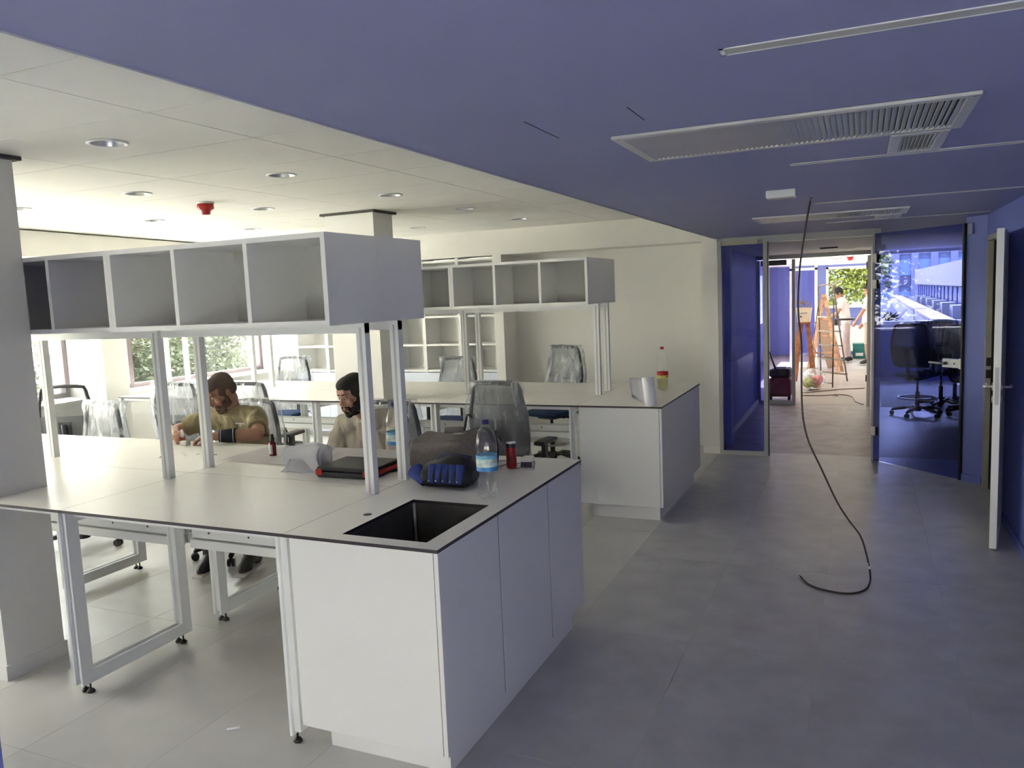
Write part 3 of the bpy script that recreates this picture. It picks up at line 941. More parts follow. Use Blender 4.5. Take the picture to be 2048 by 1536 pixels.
# ---- open cube shelves on posts
def cube_shelf(x1, y0, y1, opening, label, group, posts, zt=2.054, zb=1.674, yp=None):
    """Three compartments; opening -1 faces the camera side, +1 the other."""
    Wd = 1.25; x0 = x1 - Wd; th = .022
    t = thing('cube_shelf', label, 'shelf', ((x0 + x1) / 2, (y0 + y1) / 2, zb), 0, group)
    bm = BM(); box(bm, x0 + .0005, x1 - .0005, y0, y1, zt - th, zt); obj('top_board', bm, M['laminate'], t)
    bm = BM(); box(bm, x0 + .0005, x1 - .0005, y0, y1, zb, zb + th); obj('bottom_board', bm, M['laminate'], t)
    for k in range(4):
        cx = [x0 + th / 2 + .0005, x0 + Wd / 3, x0 + 2 * Wd / 3, x1 - th / 2 - .0005][k]
        bm = BM(); box(bm, cx - th / 2, cx + th / 2, y0 + .0015, y1 - .0015, zb + th, zt - th)
        obj('side_panel' if k in (0, 3) else 'divider', bm, M['laminate'], t)
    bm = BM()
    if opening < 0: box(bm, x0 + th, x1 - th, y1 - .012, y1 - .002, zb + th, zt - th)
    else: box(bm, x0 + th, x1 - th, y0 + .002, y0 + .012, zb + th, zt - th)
    obj('back_panel', bm, M['inner_grey'], t)  # grey here darkens the cube interiors, standing in for their shade
    if yp is not None:
        bm = BM(); box(bm, x0, x1 - .02, yp - .018, yp + .018, zb - .045, zb - .0005); obj('support_beam', bm, M['white_metal'], t)
        for px in posts:
            bm = BM(); box(bm, px - .024, px + .024, yp - .02, yp + .02, .9005, zb - .0008)
            p = obj('post', bm, M['white_metal'], t, bevel=.0015, seg=1)
            bm = BM(); box(bm, px - .005, px + .005, yp - .0212, yp - .02, .905, zb - .02); obj('groove', bm, M['inner_grey'], p)
    return t
for i in range(3):
    x1 = -.645 - 1.25 * i
    w = ['end', 'second', 'third'][i]
    ps = [JX[i] - .014] + ([JX[3] + .03] if i == 2 else [])
    cube_shelf(x1, .341, .7225, -1, 'near raised shelf, camera side, %s unit of three open cubes' % w, 'near raised shelves', ps, yp=.632)
    cube_shelf(x1, .7235, 1.105, 1, 'near raised shelf, far side, %s unit of three open cubes' % w, 'near raised shelves', ps, yp=.905)
for i in range(4):
    x1 = -.690 - 1.25 * i
    w = ['end', 'second', 'third', 'window end'][i]
    ps = [FX[i] - .018] + ([FX[4] + .02] if i == 3 else [])
    cube_shelf(x1, 3.804, 4.190, -1, 'far raised shelf, camera side, %s unit of three open cubes' % w, 'far raised shelves', ps, yp=4.08)
    cube_shelf(x1, 4.191, 4.577, 1, 'far raised shelf, wall side, %s unit of three open cubes' % w, 'far raised shelves', ps, yp=4.35)
bm = BM()
for z in (1.735, 1.985):
    cone(bm, (-1.855, .7093, z), (-1.855, .7103, z), .006, .006, 10)
bm.free()

# ---- tall shelving wall at the back
names6 = ['next to the plain wall', 'second from the plain wall', 'third from the plain wall', 'fourth from the plain wall', 'fifth from the plain wall', 'next to the windows']
for i in range(6):
    x1 = -2.64 - .497 * i; x0 = x1 - .497
    t = thing('wall_shelf', 'tall white shelving bay in the back wall, %s' % names6[i], 'shelf', ((x0 + x1) / 2, 6.4, 0), 0, 'shelving bays along the back wall')
    y0, y1 = 6.2, 6.6
    for x in (x0 + .011, x1 - .011):
        bm = BM(); box(bm, x - .0105, x + .0105, y0, y1, .0, 2.25); obj('side_panel', bm, M['laminate'], t)
    bm = BM(); box(bm, x0 + .022, x1 - .022, y1 - .012, y1, .0, 2.25); obj('back_panel', bm, M['laminate'], t)
    for z in (.885, 1.205, 1.55, 1.895, 2.22):
        bm = BM(); box(bm, x0 + .022, x1 - .022, y0 + .004, y1 - .013, z - .012, z + .012); obj('shelf_board', bm, M['laminate'], t)
    bm = BM(); box(bm, x0 + .0015, x1 - .0015, y0 - .02, y0 - .002, .08, .865); obj('cupboard_door', bm, M['cabinet_blue_white'], t)
    bm = BM(); box(bm, x0 + .022, x1 - .022, y0 + .05, y0 + .07, 0, .078); obj('plinth', bm, M['laminate'], t)
bm = BM(); box(bm, -2.638, -2.53, 6.17, 6.6, 0, 2.255); struct('trim_7', bm, M['white_wall'])
# ================================================================ CHAIRS
def bk(u, v, d=0.0, z0=.60, hh=.54):
    w = .205 + .035 * math.sin(PI * min(1, v * 1.15)) - .012 * v
    cut = max(0, v - .9) / .1
    w -= .03 * cut * cut
    return Vector((u * w, .225 + .055 * v + .03 * math.sin(PI * v) * .6 - .035 * u * u + d, z0 + hh * v))
def bag(seed, ears, zlo=.47, hh=.54, loose=.03):
    rnd = random.Random(seed)
    off = Vector((rnd.random() * 9, rnd.random() * 9, rnd.random() * 9))
    def fn(u, v):
        a = 2 * PI * u
        vv = v * 1.06
        z = zlo + (.60 + hh + .018 - zlo) * min(1, vv)
        k = max(0, min(1, (z - .60) / hh))
        w = bk(1, k).x + loose
        yc = bk(.3, k).y - .012
        ca, sa = math.cos(a), math.sin(a)
        ex = .45
        x = w * math.copysign(abs(ca) ** ex, ca)
        y = (.052 + .02 * (1 - v)) * math.copysign(abs(sa) ** .7, sa)
        n = noise.noise(Vector((x * 14, y * 20, z * 3.5)) + off)
        n2 = noise.noise(Vector((x * 6, y * 9 + 3, z * 9)) + off)
        y += .020 * n * (1 if abs(sa) > .2 else .3) + .012 * n2
        x += .010 * n2
        if ears and v > .80 and abs(ca) > .75:
            x += math.copysign(.05 * ears * (v - .80) / .2, ca) * (1 + .5 * n)
        if vv > 1.0:
            s = (vv - 1.0) / .06
            y *= (1 - s); 
            z += .006 * n
        if v < .12:
            z += .03 * n * (1 - v / .12) * 3
        return Vector((x, yc + y, z))
    return fn
CH = {}
def build_chair(key, label, group, meshm, film, ears=1.0, seatz=.50, arms=True, ring=False, lower=True, bagseed=1):
    dz = seatz - .50
    t = thing('office_chair', label, 'chair', (0, 0, 0), 0, group)
    bm = BM()
    lathe(bm, [(0, .06), (.045, .06), (.05, .10), (.035, .13), (0, .13)], n=16)
    for k in range(5):
        a = 2 * PI * k / 5 + .3
        d = Vector((math.cos(a), math.sin(a), 0))
        c = [Vector((0, 0, .105)) + d * .03, Vector((0, 0, .10)) + d * .15, Vector((0, 0, .072)) + d * .30]
        tube(bm, c, [.03, .024, .017], 8)
    base = obj('star_base', bm, M['black'], t, local=True)
    for k in range(5):
        a = 2 * PI * k / 5 + .3
        d = Vector((math.cos(a), math.sin(a), 0)); e = Vector((-d.y, d.x, 0))
        bm = BM()
        for s in (-1, 1):
            cone(bm, d * .30 + e * (s * .006) + Vector((0, 0, .029)), d * .30 + e * (s * .024) + Vector((0, 0, .029)), .028, .026, 14)
        cone(bm, d * .30 + Vector((0, 0, .03)), d * .30 + Vector((0, 0, .075)), .01, .01, 8)
        obj('caster', bm, M['black'], base, local=True)
    bm = BM(); cone(bm, (0, 0, .12), (0, 0, .28 + dz * .6), .026, .026, 16); cone(bm, (0, 0, .28 + dz * .6), (0, 0, .43 + dz), .015, .015, 12)
    obj('gas_column', bm, M['black'], t, local=True)
    if ring:
        bm = BM(); tube(bm, [(.23 * math.cos(2 * PI * i / 28), .23 * math.sin(2 * PI * i / 28), .235) for i in range(28)], .011, 8, closed=True)
        for k in range(3):
            a = 2 * PI * k / 3; cone(bm, (0, 0, .235), (.23 * math.cos(a), .23 * math.sin(a), .235), .009, .009, 8)
        obj('foot_ring', bm, M['steel'], t, local=True)
    bm = BM(); box(bm, -.10, .10, -.10, .14, .415 + dz, .448 + dz); box(bm, .10, .19, -.02, .0, .425 + dz, .435 + dz)
    obj('mechanism', bm, M['black'], t, local=True, bevel=.008)
    def seatf(top):
        def fn(u, v):
            x = (u - .5) * 2; y = (v - .5) * 2
            q = (abs(x) ** 4 + abs(y) ** 4)
            e = max(0, 1 - q) ** .35
            z = seatz - .01 + (.016 * e if top else -.045 * e) - .018 * max(0, -y - .5) * (1 if top else .5)
            r = 1 - .06 * max(0, q - 1)
            return Vector((x * .245 * r, y * .235 * r - .01, z))
        return fn
    bm = BM(); grid(bm, seatf(True), 14, 14); grid(bm, seatf(False), 14, 14); bmesh.ops.remove_doubles(bm, verts=bm.verts, dist=.001)
    obj('seat', bm, M['seat_blue'], t, local=True)
    # backrest: rim, net, lower pad, spine
    zb, hb = .60 + dz, .54
    pts = []
    N = 14
    for i in range(N): pts.append(bk(1, .0 + .97 * i / N, 0, zb, hb))
    for i in range(9):
        a = i / 9; pts.append(bk(1 - 2 * a, .97 + .03 * math.sin(PI * a) ** .5, 0, zb, hb))
    for i in range(N): pts.append(bk(-1, .97 * (1 - i / N), 0, zb, hb))
    for i in range(9): pts.append(bk(-1 + 2 * i / 9, 0, 0, zb, hb))
    bm = BM(); tube(bm, pts, .0165, 8, closed=True); obj('back_rim', bm, M['charcoal'], t, local=True)
    bm = BM(); grid(bm, lambda u, v: bk(u * 2 - 1, v * .97, .002, zb, hb), 12, 14); obj('back_net', bm, M[meshm], t, local=True, recalc=False)
    if lower:
        bm = BM(); grid(bm, lambda u, v: bk((u * 2 - 1) * .97, v * .50, .012, zb, hb), 10, 8); obj('lumbar_panel', bm, M['mesh_grey'], t, local=True, recalc=False)
    bm = BM(); tube(bm, smooth_path([(0, .10, .43 + dz), (0, .27, .44 + dz), (0, .295, .60 + dz), (0, .30, .80 + dz)]), [.022] * 19, 8); box(bm, -.05, .05, .262, .285, .70 + dz, .82 + dz)
    obj('back_spine', bm, M['charcoal'], t, local=True)
    if arms:
        for s in (-1, 1):
            bm = BM()
            box(bm, s * .27 - .016, s * .27 + .016, -.0, .055, .43 + dz, .66 + dz); bar(bm, (s * .10, .03, .438 + dz), (s * .285, .03, .438 + dz), .05, .02)
            a = obj('armrest', bm, M['black'], t, local=True, bevel=.004)
            bm = BM(); box(bm, s * .265 - .045, s * .265 + .045, -.13, .12, .66 + dz, .69 + dz); obj('arm_pad', bm, M['black'], a, local=True, bevel=.012)
    if film:
        bm = BM(); fn = bag(bagseed, ears)
        grid(bm, lambda u, v: fn(u, v) + Vector((0, 0, dz)), 44, 26, wrap=True)
        obj('plastic_cover', bm, M[film], t, local=True, recalc=False)
    CH[key] = t
    return t
G = 'office chairs at the benches'
def at(t, x, y, rz):
    t.location = (x, y, 0); t.rotation_euler = (0, 0, rz)
c = build_chair('a', 'mesh office chair in a clear bag, standing between the benches behind the backpack', G, 'mesh_grey', 'film', .6, bagseed=3)
at(c, -1.09, 3.12, PI * .98)           # C: user would face the far bench
c = build_chair('b', 'chair in a clear bag that the man in the beige shirt sits on', G, 'mesh_grey', 'film', .3, seatz=.44, arms=False, bagseed=5)
at(c, -1.60, 1.98, .08)
c = build_chair('c', 'chair in a clear bag that the man with the wristband sits on', G, 'mesh_pale', 'film', .3, seatz=.44, arms=False, bagseed=8)
at(c, -2.77, 1.93, -.05)
c = build_chair('d', 'pale office chair under a milky bag with spread corners, left end of the near bench', G, 'mesh_pale', 'film_heavy', 1.5, seatz=.43, bagseed=11)
at(c, -4.12, 1.72, -.1)
c = build_chair('e', 'dark uncovered mesh chair in front of the left windows', G, 'mesh_grey', None, 0, seatz=.50, bagseed=2)
at(c, -5.27, 2.64, PI + .5)
c = build_chair('f', 'blue chair in a crumpled bag turned sideways, left of the seated men', G, 'mesh_pale', 'film_heavy', .8, seatz=.50, bagseed=13)
at(c, -4.10, 2.92, PI + .1)
c = build_chair('g', 'chair in a clear bag at the far bench, behind the man with the wristband', G, 'mesh_pale', 'film', .5, seatz=.50, bagseed=17)
at(c, -3.38, 2.98, PI + .1)
c = build_chair('h', 'chair in a white bag behind the far bench, near the windows', G, 'mesh_pale', 'film_heavy', .9, seatz=.50, bagseed=19)
at(c, -5.0, 5.12, .05)
c = build_chair('i', 'dark chair half in a torn bag behind the far bench, before the shelving wall', G, 'mesh_grey', 'film', 1.6, seatz=.47, bagseed=23)
at(c, -2.78, 5.17, -.05)
c = build_chair('j', 'tall footring chair in a white bag behind the far bench, before the plain wall', G, 'mesh_grey', 'film_heavy', .4, seatz=.57, ring=True, bagseed=29)
at(c, -1.62, 5.28, -.35)
GM = 'chairs in the room behind the blue glass'
c = build_chair('k', 'tall dark chair with foot ring behind the blue glass door, left one', GM, 'mesh_grey', None, 0, seatz=.56, ring=True, arms=False, bagseed=31)
at(c, 2.00, 9.10, PI - .45)
for x, y, r, l, s in ((2.32, 9.75, PI - .4, 'bagged chair behind the blue glass door, second from its left', 37), (2.52, 10.1, PI - .7, 'bagged chair behind the blue glass door, third from its left', 41)):
    c = build_chair('m', l, GM, 'mesh_grey', 'film_heavy', 1.0, seatz=.55, bagseed=s)
    at(c, x, y, r)
c = build_chair('n', 'dark chair behind the blue glass door, nearest the lock', GM, 'mesh_grey', None, 0, seatz=.52, bagseed=43)
at(c, 2.62, 9.25, PI - 1.0)

# ================================================================ PEOPLE
def cap_(bm, p, q, r0, r1, n=14):
    p = Vector(p); q = Vector(q)
    if (q - p).length < 1e-5: q = p + Vector((0, 0, 1e-4))
    a, b, d = frame_of(q - p)
    rings = []
    m = 5
    seq = [(p, -math.cos(PI / 2 * i / m), math.sin(PI / 2 * i / m), r0) for i in range(m + 1)] + [(q, math.sin(PI / 2 * i / m), math.cos(PI / 2 * i / m), r1) for i in range(m + 1)]
    for c, h, s, r in seq:
        if s < 1e-4: rings.append([bm.verts.new(c + d * (h * r))])
        else: rings.append([bm.verts.new(c + d * (h * r) + (a * math.cos(2 * PI * i / n) + b * math.sin(2 * PI * i / n)) * (s * r)) for i in range(n)])
    for A, B in zip(rings[:-1], rings[1:]):
        for i in range(n):
            j = (i + 1) % n
            if len(A) == 1: bm.faces.new((A[0], B[j], B[i]))
            elif len(B) == 1: bm.faces.new((A[i], A[j], B[0]))
            else: bm.faces.new((A[i], A[j], B[j], B[i]))
def ell_(bm, c, r, R=None, n=18):
    c = Vector(c); R = R or Matrix.Identity(3)
    rings = []
    k = n // 2
    for i in range(k + 1):
        th = PI * i / k
        z = math.cos(th); s = math.sin(th)
        if s < 1e-4: rings.append([bm.verts.new(c + R @ Vector((0, 0, z * r[2])))])
        else: rings.append([bm.verts.new(c + R @ Vector((s * math.cos(2 * PI * j / n) * r[0], s * math.sin(2 * PI * j / n) * r[1], z * r[2]))) for j in range(n)])
    for A, B in zip(rings[:-1], rings[1:]):
        for i in range(n):
            j = (i + 1) % n
            if len(A) == 1: bm.faces.new((A[0], B[i], B[j]))
            elif len(B) == 1: bm.faces.new((A[i], B[0], A[j]))
            else: bm.faces.new((A[i], B[i], B[j], A[j]))
def blob(name, prims, voxel, m, parent=None, it=3, fac=.5):
    """One continuous skin grown over the given limbs and masses."""
    bm = BM()
    for p in prims:
        if p[0] == 'c': cap_(bm, *p[1:])
        elif p[0] == 'e': ell_(bm, *p[1:])
        elif p[0] == 'y': cone(bm, *p[1:], n=18)
        elif p[0] == 'b': obox(bm, *p[1:])
    bmesh.ops.recalc_face_normals(bm, faces=bm.faces)
    me = bpy.data.meshes.new('tmp'); bm.to_mesh(me); bm.free()
    o = bpy.data.objects.new('tmp', me); COL.objects.link(o)
    r = o.modifiers.new('r', 'REMESH'); r.mode = 'VOXEL'; r.voxel_size = voxel; r.use_smooth_shade = True
    s = o.modifiers.new('s', 'SMOOTH'); s.factor = fac; s.iterations = it
    dg = bpy.context.evaluated_depsgraph_get()
    m2 = bpy.data.meshes.new_from_object(o.evaluated_get(dg))
    bpy.data.objects.remove(o)
    bm = BM(); bm.from_mesh(m2)
    for f in bm.faces: f.smooth = True
    return obj(name, bm, m, parent, recalc=False)

def head_prims(c, R):
    def e(p, r): return ('e', Vector(c) + R @ Vector(p), r, R)
    def k(p, q, a, b): return ('c', Vector(c) + R @ Vector(p), Vector(c) + R @ Vector(q), a, b, 10)
    P = [e((0, .018, .032), (.074, .094, .086)), e((0, -.03, -.04), (.058, .060, .078)), e((0, -.068, -.098), (.026, .022, .02))]
    for s in (-1, 1):
        P += [e((s * .040, -.015, -.066), (.022, .048, .036)), e((s * .042, -.064, -.024), (.022, .018, .018)), e((s * .077, .012, -.008), (.009, .02, .032)), e((s * .010, -.100, -.033), (.009, .010, .008)), e((s * .031, -.074, .024), (.024, .014, .009))]
    P += [e((0, -.078, .045), (.05, .012, .03)), k((0, -.086, .012), (0, -.108, -.024), .009, .0125), e((0, -.090, -.060), (.025, .010, .0055)), e((0, -.088, -.071), (.021, .010, .0065))]
    return P
def hand_prims(w, d, nrm, side, curl=.5, s=1.0):
    """w wrist, d direction to the knuckles, nrm back-of-hand normal; fingers curl away from nrm."""
    w = Vector(w); d = Vector(d).normalized(); nrm = Vector(nrm); nrm = (nrm - d * nrm.dot(d)).normalized()
    lat = d.cross(nrm) * side
    P = [('c', w, w + d * .04 * s, .024 * s, .026 * s, 10)]
    for i, (ln, off) in enumerate(((.072, .030), (.080, .010), (.074, -.010), (.058, -.029))):
        k0 = w + d * (.075 * s) + lat * (off * s)
        P.append(('c', w + d * .02 * s + lat * off * .6 * s, k0, .0145 * s, .0115 * s, 8))
        p = k0; ang = 0.0
        for seg in (.45, .31, .24):
            ang += curl * (.9 if seg > .4 else .8)
            dd = d * math.cos(ang) - nrm * math.sin(ang)
            q = p + dd * (ln * seg * s)
            P.append(('c', p, q, .0092 * s, .0082 * s, 8)); p = q
    t0 = w + d * .018 * s + lat * .024 * s
    t1 = t0 + (d * .6 + lat * .7 - nrm * .3).normalized() * .042 * s
    t2 = t1 + (d * .9 + lat * .1 - nrm * .5).normalized() * .034 * s
    P += [('c', t0, t1, .014 * s, .011 * s, 8), ('c', t1, t2, .0105 * s, .0085 * s, 8)]
    return P
def torso_prims(J, g=0.0):
    pe, ch, nk = Vector(J['pelvis']), Vector(J['chest']), Vector(J['neck'])
    sl, sr = Vector(J['shL']), Vector(J['shR'])
    ax = (sl - sr).normalized()
    mid = (pe + ch) / 2
    P = []
    for s in (-1, 1):
        P += [('c', pe + ax * .075 * s, mid + ax * .06 * s, .105 + g, .100 + g), ('c', mid + ax * .06 * s, ch + ax * .078 * s, .100 + g, .102 + g),
              ('c', ch + ax * .08 * s, (ch * .4 + (sl if s > 0 else sr) * .6), .095 + g, .066 + g)]
    for sh in (sl, sr):
        P += [('c', nk - Vector((0, 0, .03)), sh, .05 + g, .054 + g), ('c', sh, sh * .85 + ch * .15, .058 + g, .07 + g)]
    P.append(('c', ch, nk - Vector((0, 0, .04)), .09 + g, .06 + g))
    return P
def person(label, J, hc, hR, mats, voxel, hands=None, sleeve=.72, trousers=True, hair=None, beard=False, shorts=False, collar=True):
    skin, shirt, trou, hairm = mats
    P = torso_prims(J)
    nk = Vector(J['neck']); hb = Vector(hc) + hR @ Vector((0, .03, -.07))
    P.append(('c', nk - Vector((0, 0, .05)), hb, .058, .054))
    P += head_prims(hc, hR)
    for s in 'LR':
        sh, el, wr = Vector(J['sh' + s]), Vector(J['el' + s]), Vector(J['wr' + s])
        P += [('c', sh, el, .050, .040), ('c', el, el * .6 + wr * .4, .042, .040), ('c', el * .6 + wr * .4, wr, .040, .026)]
        P += hand_prims(wr, *(hands[s] if hands else ((wr - el), (0, -1, .3), 1 if s == 'L' else -1, .45)))
        hp, kn, an = Vector(J['hip' + s]), Vector(J['kn' + s]), Vector(J['an' + s])
        P += [('c', hp, kn, .085, .056), ('c', kn, kn * .6 + an * .4, .056, .056), ('c', kn * .6 + an * .4, an, .054, .036)]
        to = Vector(J['to' + s])
        P += [('c', an, to, .036, .03)]
    b = blob('person', P, voxel, skin, None, it=2)
    tag(b, label, 'person')
    # shirt
    Q = torso_prims(J, .014)
    for s in 'LR':
        sh, el, wr = Vector(J['sh' + s]), Vector(J['el' + s]), Vector(J['wr' + s])
        if sleeve <= 1:
            Q.append(('y', sh, sh + (el - sh) * sleeve, .070, .066))
        else:
            Q += [('c', sh, el, .068, .058), ('y', el, el + (wr - el) * (sleeve - 1), .058, .045)]
    ts = blob('t_shirt', Q, voxel * 1.15, shirt, b, it=4)
    if voxel < .01:   # soft folds in the cloth
        nn = [v.normal.copy() for v in ts.data.vertices]
        for v, n_ in zip(ts.data.vertices, nn):
            c_ = v.co.copy()
            k = noise.noise(Vector((c_.x * 17 + c_.z * 6, c_.y * 17, c_.z * 5 - c_.x * 4))) + .5 * noise.noise(Vector((c_.x * 34, c_.y * 34, c_.z * 16)))
            v.co = c_ + n_ * (.011 * k)
    if collar:
        bm = BM()
        d = (hb - nk).normalized(); a, c_, _ = frame_of(d)
        o = nk - d * .012
        tube(bm, [o + (a * math.cos(2 * PI * i / 24) * .073 + c_ * math.sin(2 * PI * i / 24) * .078) for i in range(24)], .0085, 8, closed=True)
        obj('collar', bm, shirt, b)
    T = []
    pe = Vector(J['pelvis'])
    for s in 'LR':
        hp, kn, an = Vector(J['hip' + s]), Vector(J['kn' + s]), Vector(J['an' + s])
        T += [('c', pe, hp, .118, .104), ('c', hp, kn, .100, .072)]
        if not shorts:
            T += [('y', kn, an + Vector((0, 0, .01)), .072, .058), ('c', kn, kn + Vector((0, 0, .001)), .072, .072)]
    blob('shorts' if shorts else 'trousers', T, voxel * 1.3, trou, b, it=4)
    for s in 'LR':
        an, to = Vector(J['an' + s]), Vector(J['to' + s])
        d = (to - an); d.z = 0; d.normalize(); l = Vector((-d.y, d.x, 0))
        heel = an - d * .055
        zf = an.z - .085
        o = blob('shoe', [('c', Vector((heel.x, heel.y, zf + .05)), an + Vector((0, 0, .01)), .04, .046), ('c', an + d * .02, Vector((to.x, to.y, zf + .045)) - d * .02, .047, .036), ('c', Vector((to.x, to.y, zf + .04)) - d * .05, Vector((to.x, to.y, zf + .035)), .043, .032)], max(.008, voxel), M['black'], b)
        bm = BM(); c = an + d * .075; obox(bm, (c.x, c.y, zf + .010), d, l, (0, 0, 1), .128, .040, .009)
        obj('sole', bm, M['inner_grey'], o, bevel=.008)
    if hair is not None:
        def e(p, r): return ('e', Vector(hc) + hR @ Vector(p), r, hR)
        g = hair
        Hh = [e((0, .030, .040), (.075 + g, .088 + g, .081 + g)), e((0, .062, -.005), (.066 + g, .05 + g, .06)), e((0, -.012, .078), (.060 + g * .5, .070 + g, .040 + g))]
        for s in (-1, 1): Hh += [e((s * .066, -.005, .022), (.011 + g * .4, .045, .032)), e((s * .071, -.014, -.012), (.006, .012, .028))]
        blob('hair', Hh, max(.005, voxel * .9), hairm, b, it=3)
        if beard:
            B = []
            for s in (-1, 1):
                B += [e((s * .064, -.012, -.04), (.009, .016, .03)), e((s * .052, -.026, -.070), (.016, .036, .026)), e((s * .030, -.064, -.094), (.022, .024, .02)), e((s * .018, -.096, -.050), (.016, .008, .0055)), e((s * .034, -.085, -.068), (.008, .010, .022))]
            B += [e((0, -.078, -.108), (.030, .022, .022)), e((0, -.098, -.084), (.015, .006, .008)), e((0, -.03, -.118), (.035, .04, .012))]
            for s in (-1, 1): B += [e((s * .056, -.040, -.052), (.012, .024, .020)), e((s * .044, -.058, -.078), (.018, .022, .020))]
            blob('beard', B, .0045, hairm, b, it=2)
        # brows, eyes and lips
        bm = BM()
        for s in (-1, 1):
            tube(bm, [Vector(hc) + hR @ Vector(q) for q in ((s * .014, -.0895, .030), (s * .03, -.0885, .035), (s * .048, -.076, .030))], [.0032, .004, .0022], 6)
        obj('eyebrows', bm, hairm, b)
        bm = BM()
        for s in (-1, 1):
            ell_(bm, Vector(hc) + hR @ Vector((s * .031, -.0770, .0075)), (.0115, .0105, .0062), hR, 12)
        for f in bm.faces: f.smooth = True
        ey = obj('eyes', bm, M['eye_white'], b)
        bm = BM()
        for s in (-1, 1):
            ell_(bm, Vector(hc) + hR @ Vector((s * .031, -.0862, .0045)), (.0045, .003, .0045), hR, 10)
        obj('iris', bm, M['black'], ey)
        bm = BM()
        for s in (-1, 1):
            ell_(bm, Vector(hc) + hR @ Vector((s * .031, -.0790, .0120)), (.0145, .0105, .0055), hR, 12)
        for f in bm.faces: f.smooth = True
        obj('eyelids', bm, skin, b)
        bm = BM()
        tube(bm, [Vector(hc) + hR @ Vector(q) for q in ((-.024, -.091, -.064), (-.008, -.0995, -.0615), (.008, -.0995, -.0615), (.024, -.091, -.064))], [.002, .0036, .0036, .002], 6)
        tube(bm, [Vector(hc) + hR @ Vector(q) for q in ((-.022, -.090, -.066), (-.008, -.0985, -.0705), (.008, -.0985, -.0705), (.022, -.090, -.066))], [.002, .0042, .0042, .002], 6)
        obj('lips', bm, M['lip'], b)
    return b
M['eye_white'] = mat('eye_white', (.62, .58, .54), .3)
M['lip'] = mat('lips', (.30, .11, .09), .5)
skin1 = mat('tanned_skin', (.36, .185, .12), .5, var=.10, scale=18, bump=.06, bscale=300)
skin2 = mat('skin', (.44, .235, .165), .5, var=.08, scale=18, bump=.06, bscale=300)
hair1 = mat('short_brown_hair', (.11, .074, .052), .75, var=.35, scale=160, bump=.5, bscale=500)
hair2 = mat('dark_hair', (.016, .012, .010), .7, var=.4, scale=160, bump=.5, bscale=500)
khaki = mat('olive_khaki_cotton', (.27, .225, .125), .9, var=.07, scale=9, bump=.5, bscale=26, stretch=(1, 1, .35))
beige = mat('beige_cotton', (.44, .385, .315), .9, var=.06, scale=9, bump=.5, bscale=24, stretch=(1, 1, .35))
dark_cloth = mat('dark_work_trousers', (.03, .03, .034), .9, var=.15, scale=40)
def HR(pitch, yaw, roll=0):
    return Euler((math.radians(pitch), math.radians(roll), math.radians(yaw)), 'XYZ').to_matrix()
J = dict(pelvis=(-2.66, 2.02, .56), chest=(-2.61, 1.875, .915), neck=(-2.600, 1.795, 1.075), shL=(-2.425, 1.83, 1.025), shR=(-2.795, 1.81, 1.015),
         elL=(-2.235, 1.625, .945), wrL=(-2.455, 1.455, .952), elR=(-3.01, 1.66, .935), wrR=(-2.80, 1.475, .955),
         hipL=(-2.56, 1.98, .55), hipR=(-2.76, 1.98, .55), knL=(-2.46, 1.66, .57), knR=(-2.70, 1.64, .57), anL=(-2.40, 1.66, .105), anR=(-2.66, 1.56, .105), toL=(-2.36, 1.52, .04), toR=(-2.62, 1.42, .04))
m1 = person('seated man with shaved hair and beard in a khaki t-shirt, head bent over his hands', J, (-2.615, 1.715, 1.205), HR(33, -16, 4), (skin1, khaki, dark_cloth, hair1), .0062,
            hands={'L': ((-.9, -.32, .02), (.1, -.2, 1), -1, .55), 'R': ((.75, -.55, .05), (-.1, -.5, .9), 1, .6)}, hair=.0035, beard=True)
bm = BM(); el, wr = Vector(J['elL']), Vector(J['wrL'])
p, q = el + (wr - el) * .50, el + (wr - el) * .86
cone(bm, p, q, .047, .040, 20); wb = obj('wristband', bm, mat('navy_wristband', (.006, .009, .02), .85), m1); wb['label'] = 'dark wristband with two pale stripes'
bm = BM()
for k in (.12, .88):
    c = p + (q - p) * k; r = .0475 - .007 * k
    cone(bm, c, c + (q - p) * .025, r, r - .0003, 20)
obj('stripe', bm, M['paper'], wb)
lettering('TEAM MEISTER\nAKU', .014, (-2.475, 1.722, .985), (1, -.12, 0), (.02, -.28, 1), M['paper'], m1)
J = dict(pelvis=(-1.60, 2.07, .56), chest=(-1.605, 2.00, .87), neck=(-1.590, 1.925, 1.045), shL=(-1.405, 1.985, .995), shR=(-1.795, 1.955, .965),
         elL=(-1.365, 1.86, .70), wrL=(-1.48, 1.66, .665), elR=(-1.86, 1.83, .68), wrR=(-1.72, 1.64, .665),
         hipL=(-1.50, 2.02, .55), hipR=(-1.70, 2.02, .55), knL=(-1.44, 1.66, .57), knR=(-1.74, 1.66, .57), anL=(-1.44, 1.72, .105), anR=(-1.76, 1.74, .105), toL=(-1.43, 1.57, .04), toR=(-1.78, 1.59, .04))
m2 = person('seated bearded man with dark hair in a long-sleeved beige shirt, looking down', J, (-1.635, 1.845, 1.185), HR(18, -20, -3), (skin2, beige, dark_cloth, hair2), .0062,
            hands={'L': ((-.4, -.8, -.1), (0, 0, 1), -1, .4), 'R': ((.4, -.8, -.1), (0, 0, 1), 1, .4)}, hair=.010, beard=True, sleeve=1.8)
